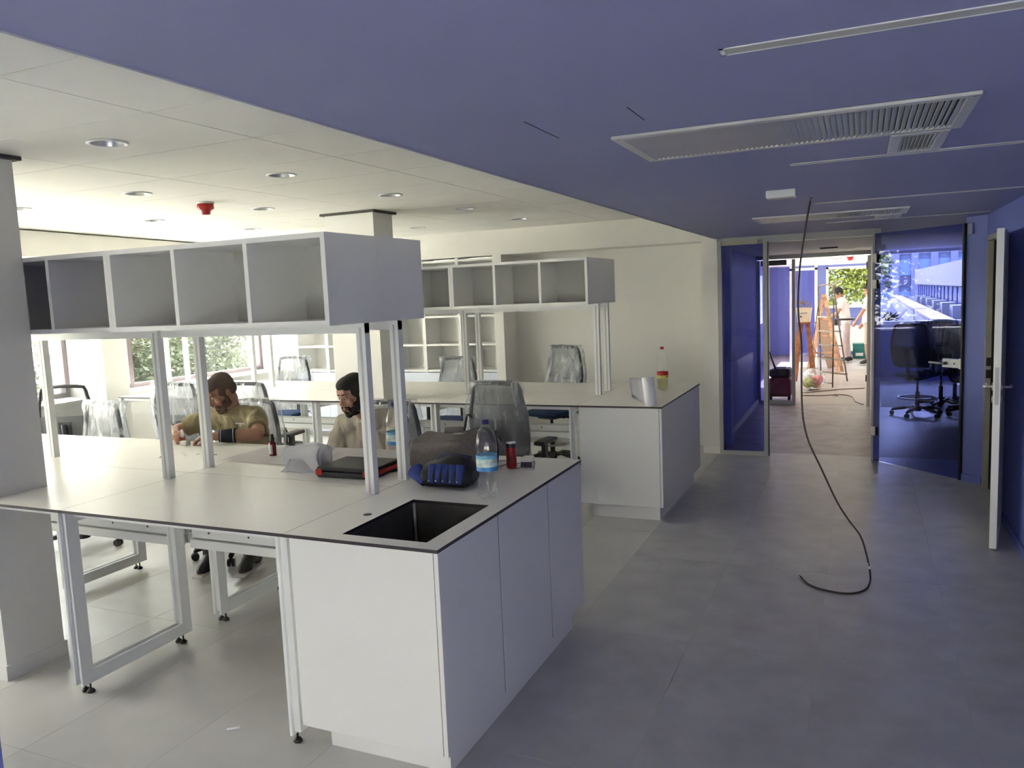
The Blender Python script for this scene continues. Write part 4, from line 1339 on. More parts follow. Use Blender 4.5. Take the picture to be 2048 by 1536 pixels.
# ================================================================ THINGS ON THE BENCHES
T0 = .9005
def bottle(x, y, s, label, capm, labels, text=None, water=.0, group=None, prof=None):
    t = thing('plastic_bottle', label, 'bottle', (x, y, T0), 0, group)
    prof = prof or [(.0, .012), (.02, .004), (.036, .0), (.0425, .012), (.044, .04), (.044, .075), (.041, .100), (.0445, .118), (.0445, .185), (.046, .205), (.0455, .235), (.041, .262), (.030, .290), (.018, .306), (.0135, .312), (.0135, .322)]
    bm = BM()
    n = 40
    rings = []
    for r, z in prof:
        ring = []
        for i in range(n):
            a = 2 * PI * i / n
            rr = r
            if z < .05: rr = r * (1 - .16 * (1 - z / .05) * (math.cos(5 * a) > .55))
            zz = z + (.012 * max(0, math.cos(5 * a)) if z < .006 else 0)
            ring.append(bm.verts.new((rr * math.cos(a) * s, rr * math.sin(a) * s, zz * s)) )
        rings.append(ring)
    for A, B in zip(rings[:-1], rings[1:]):
        for i in range(n):
            f = bm.faces.new((A[i], A[(i + 1) % n], B[(i + 1) % n], B[i])); f.smooth = True
    bmesh.ops.remove_doubles(bm, verts=bm.verts, dist=1e-5)
    obj('body', bm, M['pet'], t, local=True)
    zt = prof[-1][1] * s
    bm = BM(); lathe(bm, [(0, zt + .014), (.0155, zt + .014), (.0165, zt + .010), (.0165, zt - .006), (.0, zt - .006)], n=20); obj('cap', bm, capm, t, local=True)
    for (z0, z1, r, mm) in labels:
        bm = BM(); lathe(bm, [(r * s, z0 * s), (r * s, z1 * s)], n=40); obj('label', bm, mm, t, local=True, recalc=False)
    return t
navy = mat('navy_cap', (.012, .012, .10), .4)
lab_blue = mat('pale_blue_label', (.16, .42, .62), .5, var=.35, scale=34)
lab_pale = mat('water_label_picture', (.55, .66, .60), .5, var=.4, scale=45)
lab_deep = mat('water_label_blue', (.07, .27, .58), .5, var=.3, scale=40)
WL = [(.120, .138, .0452, lab_deep), (.138, .172, .0452, lab_pale), (.172, .186, .0452, lab_blue)]
G = 'large water bottles on the near bench'
b1 = bottle(-.138, .700, 1.02, 'clear water bottle with blue cap standing beside the sink', navy, WL, group=G)
b2 = bottle(-.885, 1.150, 1.02, 'clear water bottle with blue cap partly behind a shelf post', navy, WL, group=G)
yel = mat('yellow_label', (.62, .55, .10), .5, var=.2, scale=40)
redl = mat('red_label', (.55, .03, .03), .5)
b3 = bottle(-.245, 4.44, 1.10, 'lemonade bottle with red cap and yellow label on the far end cabinet', M['red'], [(.095, .118, .0452, yel), (.118, .145, .0452, redl)],
            prof=[(.0, .012), (.02, .004), (.036, .0), (.0425, .012), (.044, .04), (.044, .15), (.041, .17), (.036, .205), (.035, .22), (.042, .245), (.042, .262), (.036, .285), (.022, .302), (.0145, .312), (.0145, .328)])
bm = BM(); lathe(bm, [(0, .01), (.040, .012), (.0425, .04), (.0425, .092), (0, .0925)], n=28)
obj('drink', bm, clear_mat('lemonade', (.85, .84, .62), .6, 0, 1.33), b3, local=True)
# energy drink can
t = thing('drink_can', 'slim red and black drink can standing on the near end cabinet', 'can', (-.276, 1.262, T0))
bm = BM(); lathe(bm, [(0, .004), (.018, .001), (.0215, 0), (.0265, .012), (.0265, .112)], n=32); obj('body', bm, mat('red_can_print', (.36, .018, .025), .3, metal=.3, var=.35, scale=30), t, local=True)
bm = BM(); lathe(bm, [(.0266, .108), (.0266, .118), (.0235, .127)], n=32); obj('shoulder', bm, M['black'], t, local=True)
bm = BM(); lathe(bm, [(.0235, .127), (.0245, .1315), (.0225, .1325), (.0215, .129), (0, .129)], n=32); obj('lid', bm, M['chrome'], t, local=True)
vx = Vector((1.339 + .276, -2.295 - 1.262, 0)).normalized()
rx = Vector((-vx.y, vx.x, 0))
lettering('HELL', .034, Vector((-.276, 1.262, T0 + .058)) + vx * .0272 + rx * .002, (0, 0, 1), -rx, M['black'], t, .0006)
# charger with lead
t = thing('charger', 'white plug-in charger lying with its thin lead on the near end cabinet', 'charger', (-.21, 1.30, T0))
bm = BM(); obox(bm, (-.215, 1.325, T0 + .024), (1, .25, 0), (-.25, 1, 0), (0, .25, 1), .030, .045, .022); obj('body', bm, mat('white_plastic', (.80, .76, .76), .4), t, bevel=.008)
bm = BM(); obox(bm, (-.204, 1.281, T0 + .016), (1, .25, 0), (-.25, 1, 0), (0, .25, 1), .028, .003, .014); obj('socket_face', bm, M['charcoal'], t)
bm = BM()
for s in (-1, 1): cone(bm, (-.204 + s * .0095, 1.279, T0 + .015), (-.196 + s * .0095, 1.245, T0 + .004), .0024, .0024, 8)
obj('pin', bm, M['chrome'], t)
bm = BM(); tube(bm, smooth_path([(-.205, 1.35, T0 + .01), (-.24, 1.38, T0 + .003), (-.33, 1.33, T0 + .003), (-.37, 1.25, T0 + .003), (-.43, 1.28, T0 + .02), (-.44, 1.36, T0 + .003), (-.36, 1.41, T0 + .003), (-.31, 1.30, T0 + .003), (-.245, 1.24, T0 + .003), (-.21, 1.27, T0 + .01)], 6), .0017, 6)
tube(bm, smooth_path([(-.19, 1.33, T0 + .012), (-.165, 1.30, T0 + .03), (-.15, 1.25, T0 + .003)], 6), .0017, 6)
obj('lead', bm, mat('brown_lead', (.16, .11, .08), .5), t)
# backpack lying on its back
t = thing('backpack', 'grey fabric backpack lying on the near bench behind the bottle', 'bag', (-.56, 1.2, T0))
grey_fab = mat('grey_taupe_fabric', (.21, .185, .168), .95, var=.12, scale=60, bump=.4, bscale=120)
def packf(u, v):
    a = 2 * PI * u
    x = -.205 + .43 * v
    ca, sa = math.cos(a), math.sin(a)
    h = (.088 if v < .75 else .088 - .05 * (v - .75) / .25) * min(1, (v + .015) * 16) ** .35 * min(1, (1.02 - v) * 10) ** .4
    wy = .155 * min(1, (v + .02) * 20) ** .3 * min(1, (1.03 - v) * 8) ** .35
    y = wy * math.copysign(abs(ca) ** .55, ca)
    z = h * math.copysign(abs(sa) ** .6, sa) + .088
    n = noise.noise(Vector((x * 9, y * 9, z * 9)))
    return Vector((x, y + .010 * n, max(.0, z + (.014 * n if z > .05 else 0))))
bm = BM(); vs = grid(bm, packf, 40, 26, wrap=True); bm.faces.new(vs[0][::-1]); bm.faces.new(vs[-1])
o = obj('body', bm, grey_fab, t, local=True); o.rotation_euler = (0, 0, .12)
bm = BM()
grid(bm, lambda u, v: Vector((.0 + .16 * v, -.13 + .26 * u, .180 + .012 * math.sin(PI * v) - .05 * max(0, v - .4) - .02 * (2 * u - 1) ** 2)), 10, 8)
obj('flap', bm, grey_fab, t, local=True, recalc=False)
bm = BM(); box(bm, .015, .075, -.06, -.02, .186, .189); obj('fabric_patch', bm, mat('pale_patch', (.42, .40, .37), .8), t, local=True)
bm = BM()
def strap(pts, w=.03, th=.005):
    P = smooth_path(pts, 5)
    for p, q in zip(P[:-1], P[1:]): bar(bm, p, q, w, th)
strap([(.02, .10, .175), (.10, .11, .195), (.17, .08, .17), (.215, .03, .10), (.23, -.02, .03)])
strap([(-.02, .14, .16), (.0, .15, .25), (.03, .14, .24)], .02)
strap([(-.21, -.02, .05), (-.25, -.05, .055), (-.29, -.09, .03), (-.30, -.13, .005)], .022)
obj('strap', bm, M['black'], t, local=True)
bm = BM(); prism(bm, [(-.10, .06), (.0, .10), (.03, .04), (-.06, .0)], .170, .20); obj('grab_loop', bm, grey_fab, t, local=True, bevel=.01)
bm = BM(); tube(bm, smooth_path([(-.21, -.10, .01), (-.26, -.14, .004), (-.30, -.20, .003)], 5), .004, 6); obj('drawcord', bm, M['black'], t, local=True)
# tool pouch
t = thing('tool_pouch', 'dark blue tool pouch lying beside the tall water bottle', 'pouch', (-.40, .86, T0), .06)
navy_fab = mat('navy_nylon', (.012, .018, .05), .75, var=.2, scale=40, bump=.3, bscale=120)
royal = mat('royal_blue_nylon', (.025, .05, .22), .7, var=.15, scale=40)
def pouchf(u, v):
    a = 2 * PI * u
    x = -.15 + .27 * v
    e = min(1, (v + .03) * 6) ** .5 * min(1, (1.03 - v) * 6) ** .5
    y = .10 * e * math.cos(a); z = .055 * e * math.sin(a) + .05
    if math.sin(a) > 0: z += .045 * max(0, math.sin(a)) * math.exp(-((v - .62) / .3) ** 2)
    return Vector((x, y, max(0.0, z)))
bm = BM(); vs = grid(bm, pouchf, 28, 16, wrap=True); bm.faces.new(vs[0][::-1]); bm.faces.new(vs[-1]); obj('body', bm, M['black'], t, local=True)
for i in range(5):
    bm = BM(); x = -.065 + i * .035
    cone(bm, (x, -.095, .030), (x + .004, -.075, .115), .015, .018, 12); o = obj('pocket', bm, royal, t, local=True)
    bm = BM(); cone(bm, (x, -.114, .045), (x, -.105, .047), .004, .004, 8); obj('stud', bm, M['chrome'], o, local=True)
bm = BM(); cone(bm, (-.10, -.085, .028), (-.165, -.05, .075), .020, .040, 20, caps=False); obj('holster_loop', bm, royal, t, local=True, recalc=False)
bm = BM(); tube(bm, smooth_path([(-.10, .02, .06), (-.06, .0, .125), (.02, -.01, .145), (.10, .01, .13)], 6), .008, 8); obj('handle', bm, navy_fab, t, local=True)
# flat black case
t = thing('tool_case', 'flat black case with red latches lying on the near bench', 'case', (-1.0, .975, T0), .04)
bm = BM(); box(bm, -.165, .165, -.135, .135, .0, .030); obj('lower_shell', bm, M['charcoal'], t, local=True, bevel=.009)
bm = BM(); box(bm, -.165, .165, -.135, .135, .0315, .055); obj('lid', bm, mat('black_textured_plastic', (.02, .02, .021), .5, var=.2, scale=30, bump=.3, bscale=200), t, local=True, bevel=.009)
for x in (-.148, .128):
    bm = BM(); box(bm, x - .018, x + .018, -.141, -.133, .014, .044); obj('latch', bm, M['red'], t, local=True, bevel=.002)
bm = BM(); box(bm, .163, .169, -.10, .12, .016, .036); obj('red_band', bm, M['red'], t, local=True, bevel=.002)
# red adhesive bottle
t = thing('dropper_bottle', 'small dark red bottle with black nozzle between the drawings', 'bottle', (-1.79, 1.245, T0))
bm = BM(); lathe(bm, [(0, .0), (.019, .0), (.0205, .006), (.0205, .072), (.016, .082), (.011, .085)], n=24); obj('body', bm, mat('dark_red_gloss', (.16, .01, .012), .25), t, local=True)
bm = BM(); lathe(bm, [(.011, .084), (.0135, .086), (.0135, .108), (.010, .112), (.010, .126), (0, .127)], n=20); obj('nozzle', bm, M['black'], t, local=True)
bm = BM()
grid(bm, lambda u, v: Vector((.0209 * math.cos(-2.4 + 1.5 * u), .0209 * math.sin(-2.4 + 1.5 * u), .012 + .055 * v)), 10, 2); obj('label', bm, M['inner_grey'], t, local=True, recalc=False)
# spread drawings
M['plan'] = mat('printed_plan', (.88, .85, .86), .45, var=.04, scale=22, detail=8)
def sheet(name, label, poly, z, amp, m, seed, cat='paper', group=None):
    """A paper sheet over four table points with slight curl."""
    a, b, c, d = [Vector((x, y, 0)) for x, y in poly]
    bm = BM()
    def fn(u, v):
        p = a * (1 - u) * (1 - v) + b * u * (1 - v) + c * u * v + d * (1 - u) * v
        e = max(abs(u - .5), abs(v - .5)) * 2
        return Vector((p.x, p.y, z + amp * (.15 + e ** 5) * (.5 + .5 * noise.noise(Vector((p.x * 5 + seed, p.y * 5, seed))))))
    grid(bm, fn, 20, 14)
    bmesh.ops.solidify(bm, geom=bm.faces[:], thickness=.0004)
    return tag(obj(name, bm, m, recalc=True), label, cat, group)
sheet('drawing_sheet', 'large plan sheet spread in front of the man with the wristband', [(-2.02, 1.06), (-1.45, 1.02), (-1.40, 1.46), (-2.02, 1.48)], T0 + .001, .008, M['plan'], 2, group='plan sheets on the near bench')
sheet('drawing_sheet', 'large plan sheet spread in front of the man in the beige shirt', [(-1.55, 1.10), (-.93, 1.16), (-1.0, 1.51), (-1.58, 1.50)], T0 + .0035, .008, M['plan'], 5, group='plan sheets on the near bench')
sheet('drawing_sheet', 'small folded plan sheet at the edge of the drawings near the case', [(-1.30, 1.02), (-1.0, 1.08), (-.92, 1.24), (-1.22, 1.22)], T0 + .010, .006, M['plan'], 8, group='plan sheets on the near bench')
# crumpled stack of sheets standing in a curl
t = thing('paper_stack', 'white sheets curled up and standing beside the flat black case', 'paper', (-1.34, .95, T0))
def curl(o, h, ph):
    def fn(u, v):
        x = -.13 + .26 * u
        y = o + .035 * math.sin(4.2 * u + ph) - .02 * math.sin(PI * v) + .03 * v
        z = .002 + h * v * (1 - .10 * math.sin(5 * u + ph))
        return Vector((x + .012 * math.sin(6 * v + ph), y, z))
    return fn
for i, (o_, h, ph) in enumerate(((0, .125, .4), (.045, .13, 1.2), (.075, .12, 2.0))):
    bm = BM(); grid(bm, curl(o_, h, ph), 18, 10); bmesh.ops.solidify(bm, geom=bm.faces[:], thickness=.0006); obj('sheet', bm, M['paper'], t, local=True)
bm = BM(); grid(bm, lambda u, v: Vector((.13 + .035 * math.cos(4.5 * u), .03 + .035 * math.sin(4.5 * u), .002 + .12 * v)), 14, 4); bmesh.ops.solidify(bm, geom=bm.faces[:], thickness=.0006); obj('rolled_sheet', bm, M['paper'], t, local=True)
bm = BM(); grid(bm, lambda u, v: Vector((-.10 + .25 * u, -.06 + .08 * v, .001 + .05 * v * v + .006 * math.sin(6 * u))), 12, 8); bmesh.ops.solidify(bm, geom=bm.faces[:], thickness=.0006); obj('folded_sheet', bm, M['paper'], t, local=True)
# screws and a wall plug
for i, (x, y) in enumerate(((-2.36, 1.13), (-2.29, 1.155), (-2.23, 1.17), (-2.16, 1.18), (-2.46, 1.04))):
    bm = BM(); a = i * 1.3; d = Vector((math.cos(a), math.sin(a), 0)); p = Vector((x, y, T0 + .004))
    cone(bm, p, p + d * .022, .003, .0012, 8); cone(bm, p - d * .002, p, .0048, .0036, 10)
    tag(obj('screw', bm, M['steel']), 'loose screw on the bench left of the drawings, %s' % ['second from the left', 'third from the left', 'fourth from the left', 'rightmost of the row', 'leftmost of the row'][i], 'screw', 'loose screws on the near bench')
bm = BM(); p = Vector((-1.09, .045, .0055)); d = Vector((.8, .55, 0)).normalized()
cone(bm, p, p + d * .05, .0045, .0055, 10); cone(bm, p + d * .05, p + d * .055, .0075, .0075, 10)
tag(obj('wall_plug', bm, M['paper']), 'tiny pale wall plug lying on the light floor tiles', 'plug')
# hand tool of the bent man
t = thing('hand_tool', 'small red and white tool held by the man with the wristband', 'tool', (-2.69, 1.44, .95))
bm = BM(); tube(bm, [(-2.715, 1.435, .915), (-2.67, 1.41, .955)], [.015, .013], 12); obj('grip', bm, M['red'], t)
bm = BM(); tube(bm, [(-2.67, 1.41, .955), (-2.655, 1.40, .968), (-2.665, 1.405, 1.0)], [.011, .012, .006], 12); obj('head', bm, M['paper'], t)
bm = BM(); box(bm, -2.655, -2.60, 1.37, 1.41, T0, T0 + .03); obj('block', bm, M['inner_grey'], t, bevel=.006)
# paper towel roll on the far cabinet
t = thing('paper_roll', 'white paper towel roll standing unwound on the far end cabinet', 'paper roll', (-.115, 3.50, T0))
bm = BM()
tilt = Vector((-.10, .0, 1)).normalized(); p0 = Vector((-.115, 3.50, T0)); p1 = p0 + tilt * .215
cone(bm, p0, p1, .045, .045, 28); obj('roll', bm, M['paper'], t)
bm = BM(); cone(bm, p1, p1 + tilt * .0008, .016, .016, 16); obj('core', bm, M['inner_grey'], t)
bm = BM(); grid(bm, lambda u, v: p0 + Vector((-.02 - .135 * u - .022 * v, .045 + .02 * math.sin(3 * u), .002 + .20 * v + (.05 * u * u if v < .15 else 0))), 10, 8); bmesh.ops.solidify(bm, geom=bm.faces[:], thickness=.0005); obj('loose_sheet', bm, M['paper'], t)

# ================================================================ CORRIDOR END
def beam(bm, p, q, w, h): bar(bm, p, q, w, h)
alu = mat('worn_aluminium', (.15, .12, .09), .5, metal=.4, var=.2, scale=20)
t = thing('step_ladder', 'aluminium step ladder with a tall hoop standing open in the far corridor', 'ladder', (.86, 12.9, 0))
tl, tr_ = Vector((.615, 12.85, 1.62)), Vector((.885, 12.55, 1.62))
fl, fr = Vector((.636, 13.45, .0)), Vector((1.10, 12.95, 0))
bm = BM(); tube(bm, smooth_path([fl, fl.lerp(tl, .5), tl, tl + Vector((.02, -.02, .09)), tl.lerp(tr_, .5) + Vector((0, 0, .12)), tr_ + Vector((-.02, .02, .09)), tr_, fr.lerp(tr_, .5), fr], 6), .014, 8); obj('rail_hoop', bm, alu, t)
for k in (.05, .21, .37, .53, .69):
    bm = BM(); a = fl.lerp(tl, k + .03); b = fr.lerp(tr_, k + .03); d = (b - a).normalized(); obox(bm, (a + b) / 2, d, (0, 0, 1), d.cross(Vector((0, 0, 1))), (b - a).length / 2, .012, .035); obj('step', bm, alu, t)
bl, br = Vector((.46, 12.50, 0)), Vector((.884, 12.01, 0))
bm = BM(); tube(bm, [bl, tl + Vector((0, 0, -.25))], .012, 8); tube(bm, [br, tr_ + Vector((0, 0, -.15))], .012, 8); tube(bm, [bl.lerp(tl, .3), br.lerp(tr_, .3)], .009, 8); tube(bm, [bl.lerp(tl, .04), br.lerp(tr_, .04)], .009, 8); obj('rear_frame', bm, alu, t)
bm = BM(); tube(bm, smooth_path([fl.lerp(tl, .32), Vector((.6, 12.9, .5)), bl.lerp(tl, .42)], 5), .006, 6); obj('stay', bm, alu, t)
wood = mat('paint_splashed_wood', (.40, .22, .13), .8, var=.5, scale=9, detail=8)
wood2 = mat('reddish_ladder_wood', (.27, .10, .045), .8, var=.4, scale=12, detail=8)
t = thing('wooden_ladder', 'paint splashed wooden A-frame ladder behind the metal one', 'ladder', (.66, 14.3, 0))
bm = BM(); beam(bm, (.36, 14.1, 0), (.645, 14.25, 1.55), .035, .06); obj('leg', bm, wood, t)
bm = BM(); beam(bm, (.92, 14.1, 0), (.665, 14.25, 1.55), .035, .06); obj('leg', bm, wood, t)
bm = BM(); beam(bm, (.40, 14.6, 0), (.65, 14.32, 1.5), .035, .06); obj('leg', bm, wood, t)
bm = BM(); beam(bm, (.98, 14.6, 0), (.67, 14.32, 1.5), .035, .06); obj('leg', bm, wood, t)
for z in (.4, .75, 1.1):
    k = z / 1.55; bm = BM(); beam(bm, Vector((.40, 14.6, 0)).lerp(Vector((.65, 14.32, 1.5)), k), Vector((.98, 14.6, 0)).lerp(Vector((.67, 14.32, 1.5)), k), .03, .03); obj('rung', bm, wood, t)
t = thing('trestle', 'red-brown wooden trestle carrying a plaster bucket', 'ladder', (.38, 12.7, 0))
for p, q in (((.22, 12.9, 0), (.34, 12.72, 1.08)), ((.56, 12.9, 0), (.44, 12.72, 1.08)), ((.20, 12.4, 0), (.33, 12.66, 1.08)), ((.56, 12.45, 0), (.45, 12.66, 1.08))):
    bm = BM(); beam(bm, p, q, .045, .07); obj('leg', bm, wood2, t)
bm = BM(); box(bm, .27, .50, 12.55, 12.85, 1.06, 1.09); obj('top', bm, wood2, t)
t = thing('bucket', 'white square plaster bucket with blue lettering on the trestle', 'bucket', (.39, 12.68, 1.091))
bm = BM()
lo = [(-.10, -.085), (.10, -.085), (.10, .085), (-.10, .085)]
A = [bm.verts.new((x, y, 0)) for x, y in lo]; B = [bm.verts.new((x * 1.28, y * 1.28, .255)) for x, y in lo]; Cc = [bm.verts.new((x * 1.22, y * 1.22, .255)) for x, y in lo]; Dd = [bm.verts.new((x * .97, y * .97, .012)) for x, y in lo]
for P_, Q_ in ((A, B), (B, Cc), (Cc, Dd)):
    for i in range(4): bm.faces.new((P_[i], P_[(i + 1) % 4], Q_[(i + 1) % 4], Q_[i]))
bm.faces.new(A[::-1]); bm.faces.new(Dd)
obj('body', bm, mat('cream_plastic', (.70, .60, .48), .5, var=.06), t, local=True, bevel=.006)
bm = BM(); lathe(bm, [(0, 0), (.018, .0), (.012, .012), (0, .014)], (0, 0, 0), 12); bmesh.ops.transform(bm, matrix=Matrix.Translation((-.05, -.098, .10)) @ Matrix.Rotation(PI / 2, 4, 'X'), verts=bm.verts); 
for v in bm.verts: v.co.y = max(v.co.y, -.105)
obj('printed_patch', bm, wood2, t, local=True)
lettering('Caparol', .046, (.372, 12.578, 1.255), (1, 0, 0), (0, -.09, 1), mat('blue_print', (.05, .07, .25), .5), t)
bm = BM()
for i in range(5): beam(bm, (.30 + .03 * i, 12.70, 1.15), (.29 + .04 * i, 12.72, 1.44 + .05 * (i % 3)), .022, .012)
beam(bm, (.22, 12.66, 1.46), (.42, 12.70, 1.42), .03, .03); beam(bm, (.46, 12.7, 1.2), (.50, 12.7, 1.43), .03, .02)
tag(obj('painting_tools', bm, mat('used_brush_handles', (.22, .17, .12), .8, var=.4, scale=18)), 'brushes and trowels sticking out of the plaster bucket', 'tools')
# vacuum behind the glass
t = thing('vacuum_cleaner', 'dark red and black workshop vacuum behind the second glass panel', 'vacuum', (.19, 10.4, 0))
bm = BM(); box(bm, .03, .36, 10.2, 10.6, .07, .36); obj('tank', bm, mat('dark_red_tank', (.12, .012, .018), .45), t, bevel=.04)
bm = BM(); box(bm, .04, .35, 10.22, 10.58, .36, .50); obj('motor_head', bm, M['black'], t, bevel=.04)
for x in (.06, .33):
    bm = BM(); cone(bm, (x - .02, 10.25, .05), (x + .02, 10.25, .05), .05, .05, 14); obj('wheel', bm, M['black'], t)
bm = BM(); tube(bm, [(.13, 10.25, .50), (-.02, 10.15, .98)], .018, 10); obj('suction_pipe', bm, M['black'], t)
bm = BM(); box(bm, .11, .28, 10.28, 10.36, .50, .525); obj('handle', bm, M['steel'], t)
# rubbish bag
t = thing('rubbish_bag', 'clear rubbish bag with yellow-green and red waste on the far corridor floor', 'bag', (.60, 11.7, 0))
def bagf(u, v):
    a = 2 * PI * u; r = .19 * math.sin(PI * (.08 + .86 * v)) ** .6 * (1 + .12 * noise.noise(Vector((3 * math.cos(a), 3 * math.sin(a), 4 * v))))
    return Vector((r * math.cos(a), r * math.sin(a), .36 * v ** .9))
bm = BM(); vs = grid(bm, bagf, 26, 14, wrap=True); bm.faces.new(vs[0][::-1]); bm.faces.new(vs[-1]); obj('bag_film', bm, M['film'], t, local=True)
for c, r, col in (((-.07, -.04, .12), .095, (.50, .52, .14)), ((.06, -.05, .17), .085, (.62, .06, .06)), ((.03, .04, .09), .09, (.68, .45, .28)), ((-.03, .02, .22), .06, (.7, .68, .62))):
    bm = BM(); ell_(bm, c, (r, r, r * .85), None, 14)
    for v in bm.verts: v.co += Vector((noise.noise(v.co * 16), noise.noise(v.co * 16 + Vector((5, 0, 0))), noise.noise(v.co * 16 + Vector((0, 7, 0))))) * .035
    obj('waste', bm, mat('waste', col, .7, var=.3, scale=20), t, local=True)
# cable on the far floor
bm = BM()
tube(bm, smooth_path([(.46, 11.2, .008), (.75, 11.45, .008), (1.0, 11.7, .008), (1.38, 11.9, .008)], 8), .007, 6)
tube(bm, smooth_path([(.45, 10.9, .008), (.7, 10.88, .008), (.9, 10.95, .012), (1.0, 10.85, .012), (.92, 10.98, .014), (1.1, 10.97, .012), (1.2, 10.8, .008), (1.25, 10.3, .008), (1.36, 9.98, .008)], 8), .007, 6)
tag(obj('extension_lead', bm, mat('brown_flex', (.10, .055, .04), .5)), 'thin brown lead lying across the far corridor floor', 'cable')
# boxes
t = thing('crate', 'dark green plastic crate on the floor of the far room', 'crate', (1.30, 17.7, 0))
bm = BM(); box(bm, 1.14, 1.46, 17.55, 17.9, 0, .33); obj('tub', bm, mat('green_plastic', (.015, .14, .12), .5), t, bevel=.015)
bm = BM(); box(bm, 1.13, 1.47, 17.54, 17.91, .31, .34); obj('rim', bm, mat('green_plastic_rim', (.012, .11, .10), .5), t, bevel=.005)
bm = BM(); box(bm, 1.20, 1.36, 17.545, 17.549, .06, .13); obj('sticker', bm, M['paper'], t)
t = thing('carton', 'white carton on the floor in front of the far worker', 'box', (.93, 17.4, 0))
bm = BM(); box(bm, .73, 1.10, 17.2, 17.5, 0, .30); obj('body', bm, mat('white_carton', (.72, .66, .66), .8, var=.05), t, bevel=.01)
bm = BM(); obox(bm, (.915, 17.16, .27), (1, 0, 0), (0, 1, -.6), (0, .6, 1), .18, .06, .003); obj('flap', bm, M['paper'], t)
t = thing('board', 'brown sheet of board leaning in the far room behind the ladders', 'board', (.68, 15.2, 0))
bm = BM(); obox(bm, (.70, 15.2, .52), (1, 0, .25), (0, 1, .2), (-.25, -.2, 1), .14, .01, .52); obj('sheet', bm, mat('brown_board', (.30, .20, .14), .8, var=.1), t)
for i, x in enumerate((10.9, 12.1, 13.6)):
    bm = BM(); box(bm, .98, 1.50, x, x + .06, 2.192, 2.2035)
    t = tag(obj('led_strip', bm, glow_mat('led_glow', (1.0, .80, .68), 2.0)), 'lit linear ceiling light of the far room, %s' % ['nearest', 'middle', 'farthest'][i], 'lamp', 'lit lights of the far room')
bm = BM(); lathe(bm, [(0, 2.2035), (.06, 2.2035), (.05, 2.16), (.03, 2.14), (0, 2.135)], (1.14, 12.7, 0), 20)
tag(obj('smoke_detector', bm, M['red']), 'red-brown detector between the lit lights of the far room', 'detector')
bm = BM(); box(bm, .84, 1.0, 13.2, 13.4, 2.19, 2.2035); tag(obj('ceiling_vent', bm, M['grille']), 'square vent in the far room ceiling', 'vent')

# ---- the two painters far away
wshirt = mat('white_work_shirt', (.70, .66, .66), .9, var=.04)
wtrou = mat('pale_work_trousers', (.52, .42, .42), .9, var=.15, scale=14)
cap_m = mat('black_cap', (.015, .015, .017), .7)
X0, Y0 = .98, 16.6
J = dict(pelvis=(X0 + .02, Y0, .90), chest=(X0 - .02, Y0, 1.22), neck=(X0 - .07, Y0 - .01, 1.42), shL=(X0 - .04, Y0 - .18, 1.36), shR=(X0 - .03, Y0 + .18, 1.36),
         elL=(X0 - .14, Y0 - .22, 1.10), wrL=(X0 - .36, Y0 - .16, .98), elR=(X0 - .12, Y0 + .2, 1.10), wrR=(X0 - .34, Y0 + .14, 1.0),
         hipL=(X0 + .02, Y0 - .09, .88), hipR=(X0 + .02, Y0 + .09, .88), knL=(X0 - .02, Y0 - .10, .48), knR=(X0 + .04, Y0 + .10, .48), anL=(X0 + .02, Y0 - .10, .10), anR=(X0 + .08, Y0 + .1, .10), toL=(X0 - .12, Y0 - .10, .04), toR=(X0 - .06, Y0 + .1, .04))
w1 = person('man in white t-shirt and dark cap working bent at the far window', J, (X0 - .135, Y0 - .01, 1.53), HR(30, -75), (skin1, wshirt, wtrou, cap_m), .013, sleeve=.6, hair=.012)
bm = BM(); obox(bm, (X0 - .235, Y0 - .035, 1.535), (math.cos(.3), .1, -.5), (0, 1, 0), (.5, 0, 1), .05, .06, .005); obj('cap_peak', bm, cap_m, w1)
bm = BM(); tube(bm, [(X0 + .02 + .165 * math.cos(2 * PI * i / 20), Y0 + .185 * math.sin(2 * PI * i / 20), .96) for i in range(20)], .022, 8, closed=True); box(bm, X0 - .20, X0 - .12, Y0 - .17, Y0 - .05, .84, .97); obj('tool_belt', bm, M['black'], w1)
X0, Y0 = 1.455, 16.0
J = dict(pelvis=(X0, Y0, .92), chest=(X0 + .02, Y0, 1.24), neck=(X0 + .03, Y0, 1.45), shL=(X0 + .01, Y0 - .19, 1.38), shR=(X0 - .02, Y0 + .19, 1.38),
         elL=(X0 - .12, Y0 - .22, 1.12), wrL=(X0 - .24, Y0 - .18, .93), elR=(X0 - .02, Y0 + .24, 1.10), wrR=(X0 - .12, Y0 + .22, .88),
         hipL=(X0, Y0 - .09, .90), hipR=(X0, Y0 + .09, .90), knL=(X0 - .02, Y0 - .10, .49), knR=(X0 + .03, Y0 + .10, .49), anL=(X0, Y0 - .10, .10), anR=(X0 + .06, Y0 + .1, .10), toL=(X0 - .14, Y0 - .10, .04), toR=(X0 - .08, Y0 + .1, .04))
person('man in white t-shirt and beige shorts half hidden by the far door frame', J, (X0 + .01, Y0, 1.57), HR(15, -80), (skin1, wshirt, mat('beige_shorts', (.42, .36, .30), .9), hair2), .013, sleeve=.7, hair=.01, shorts=True)

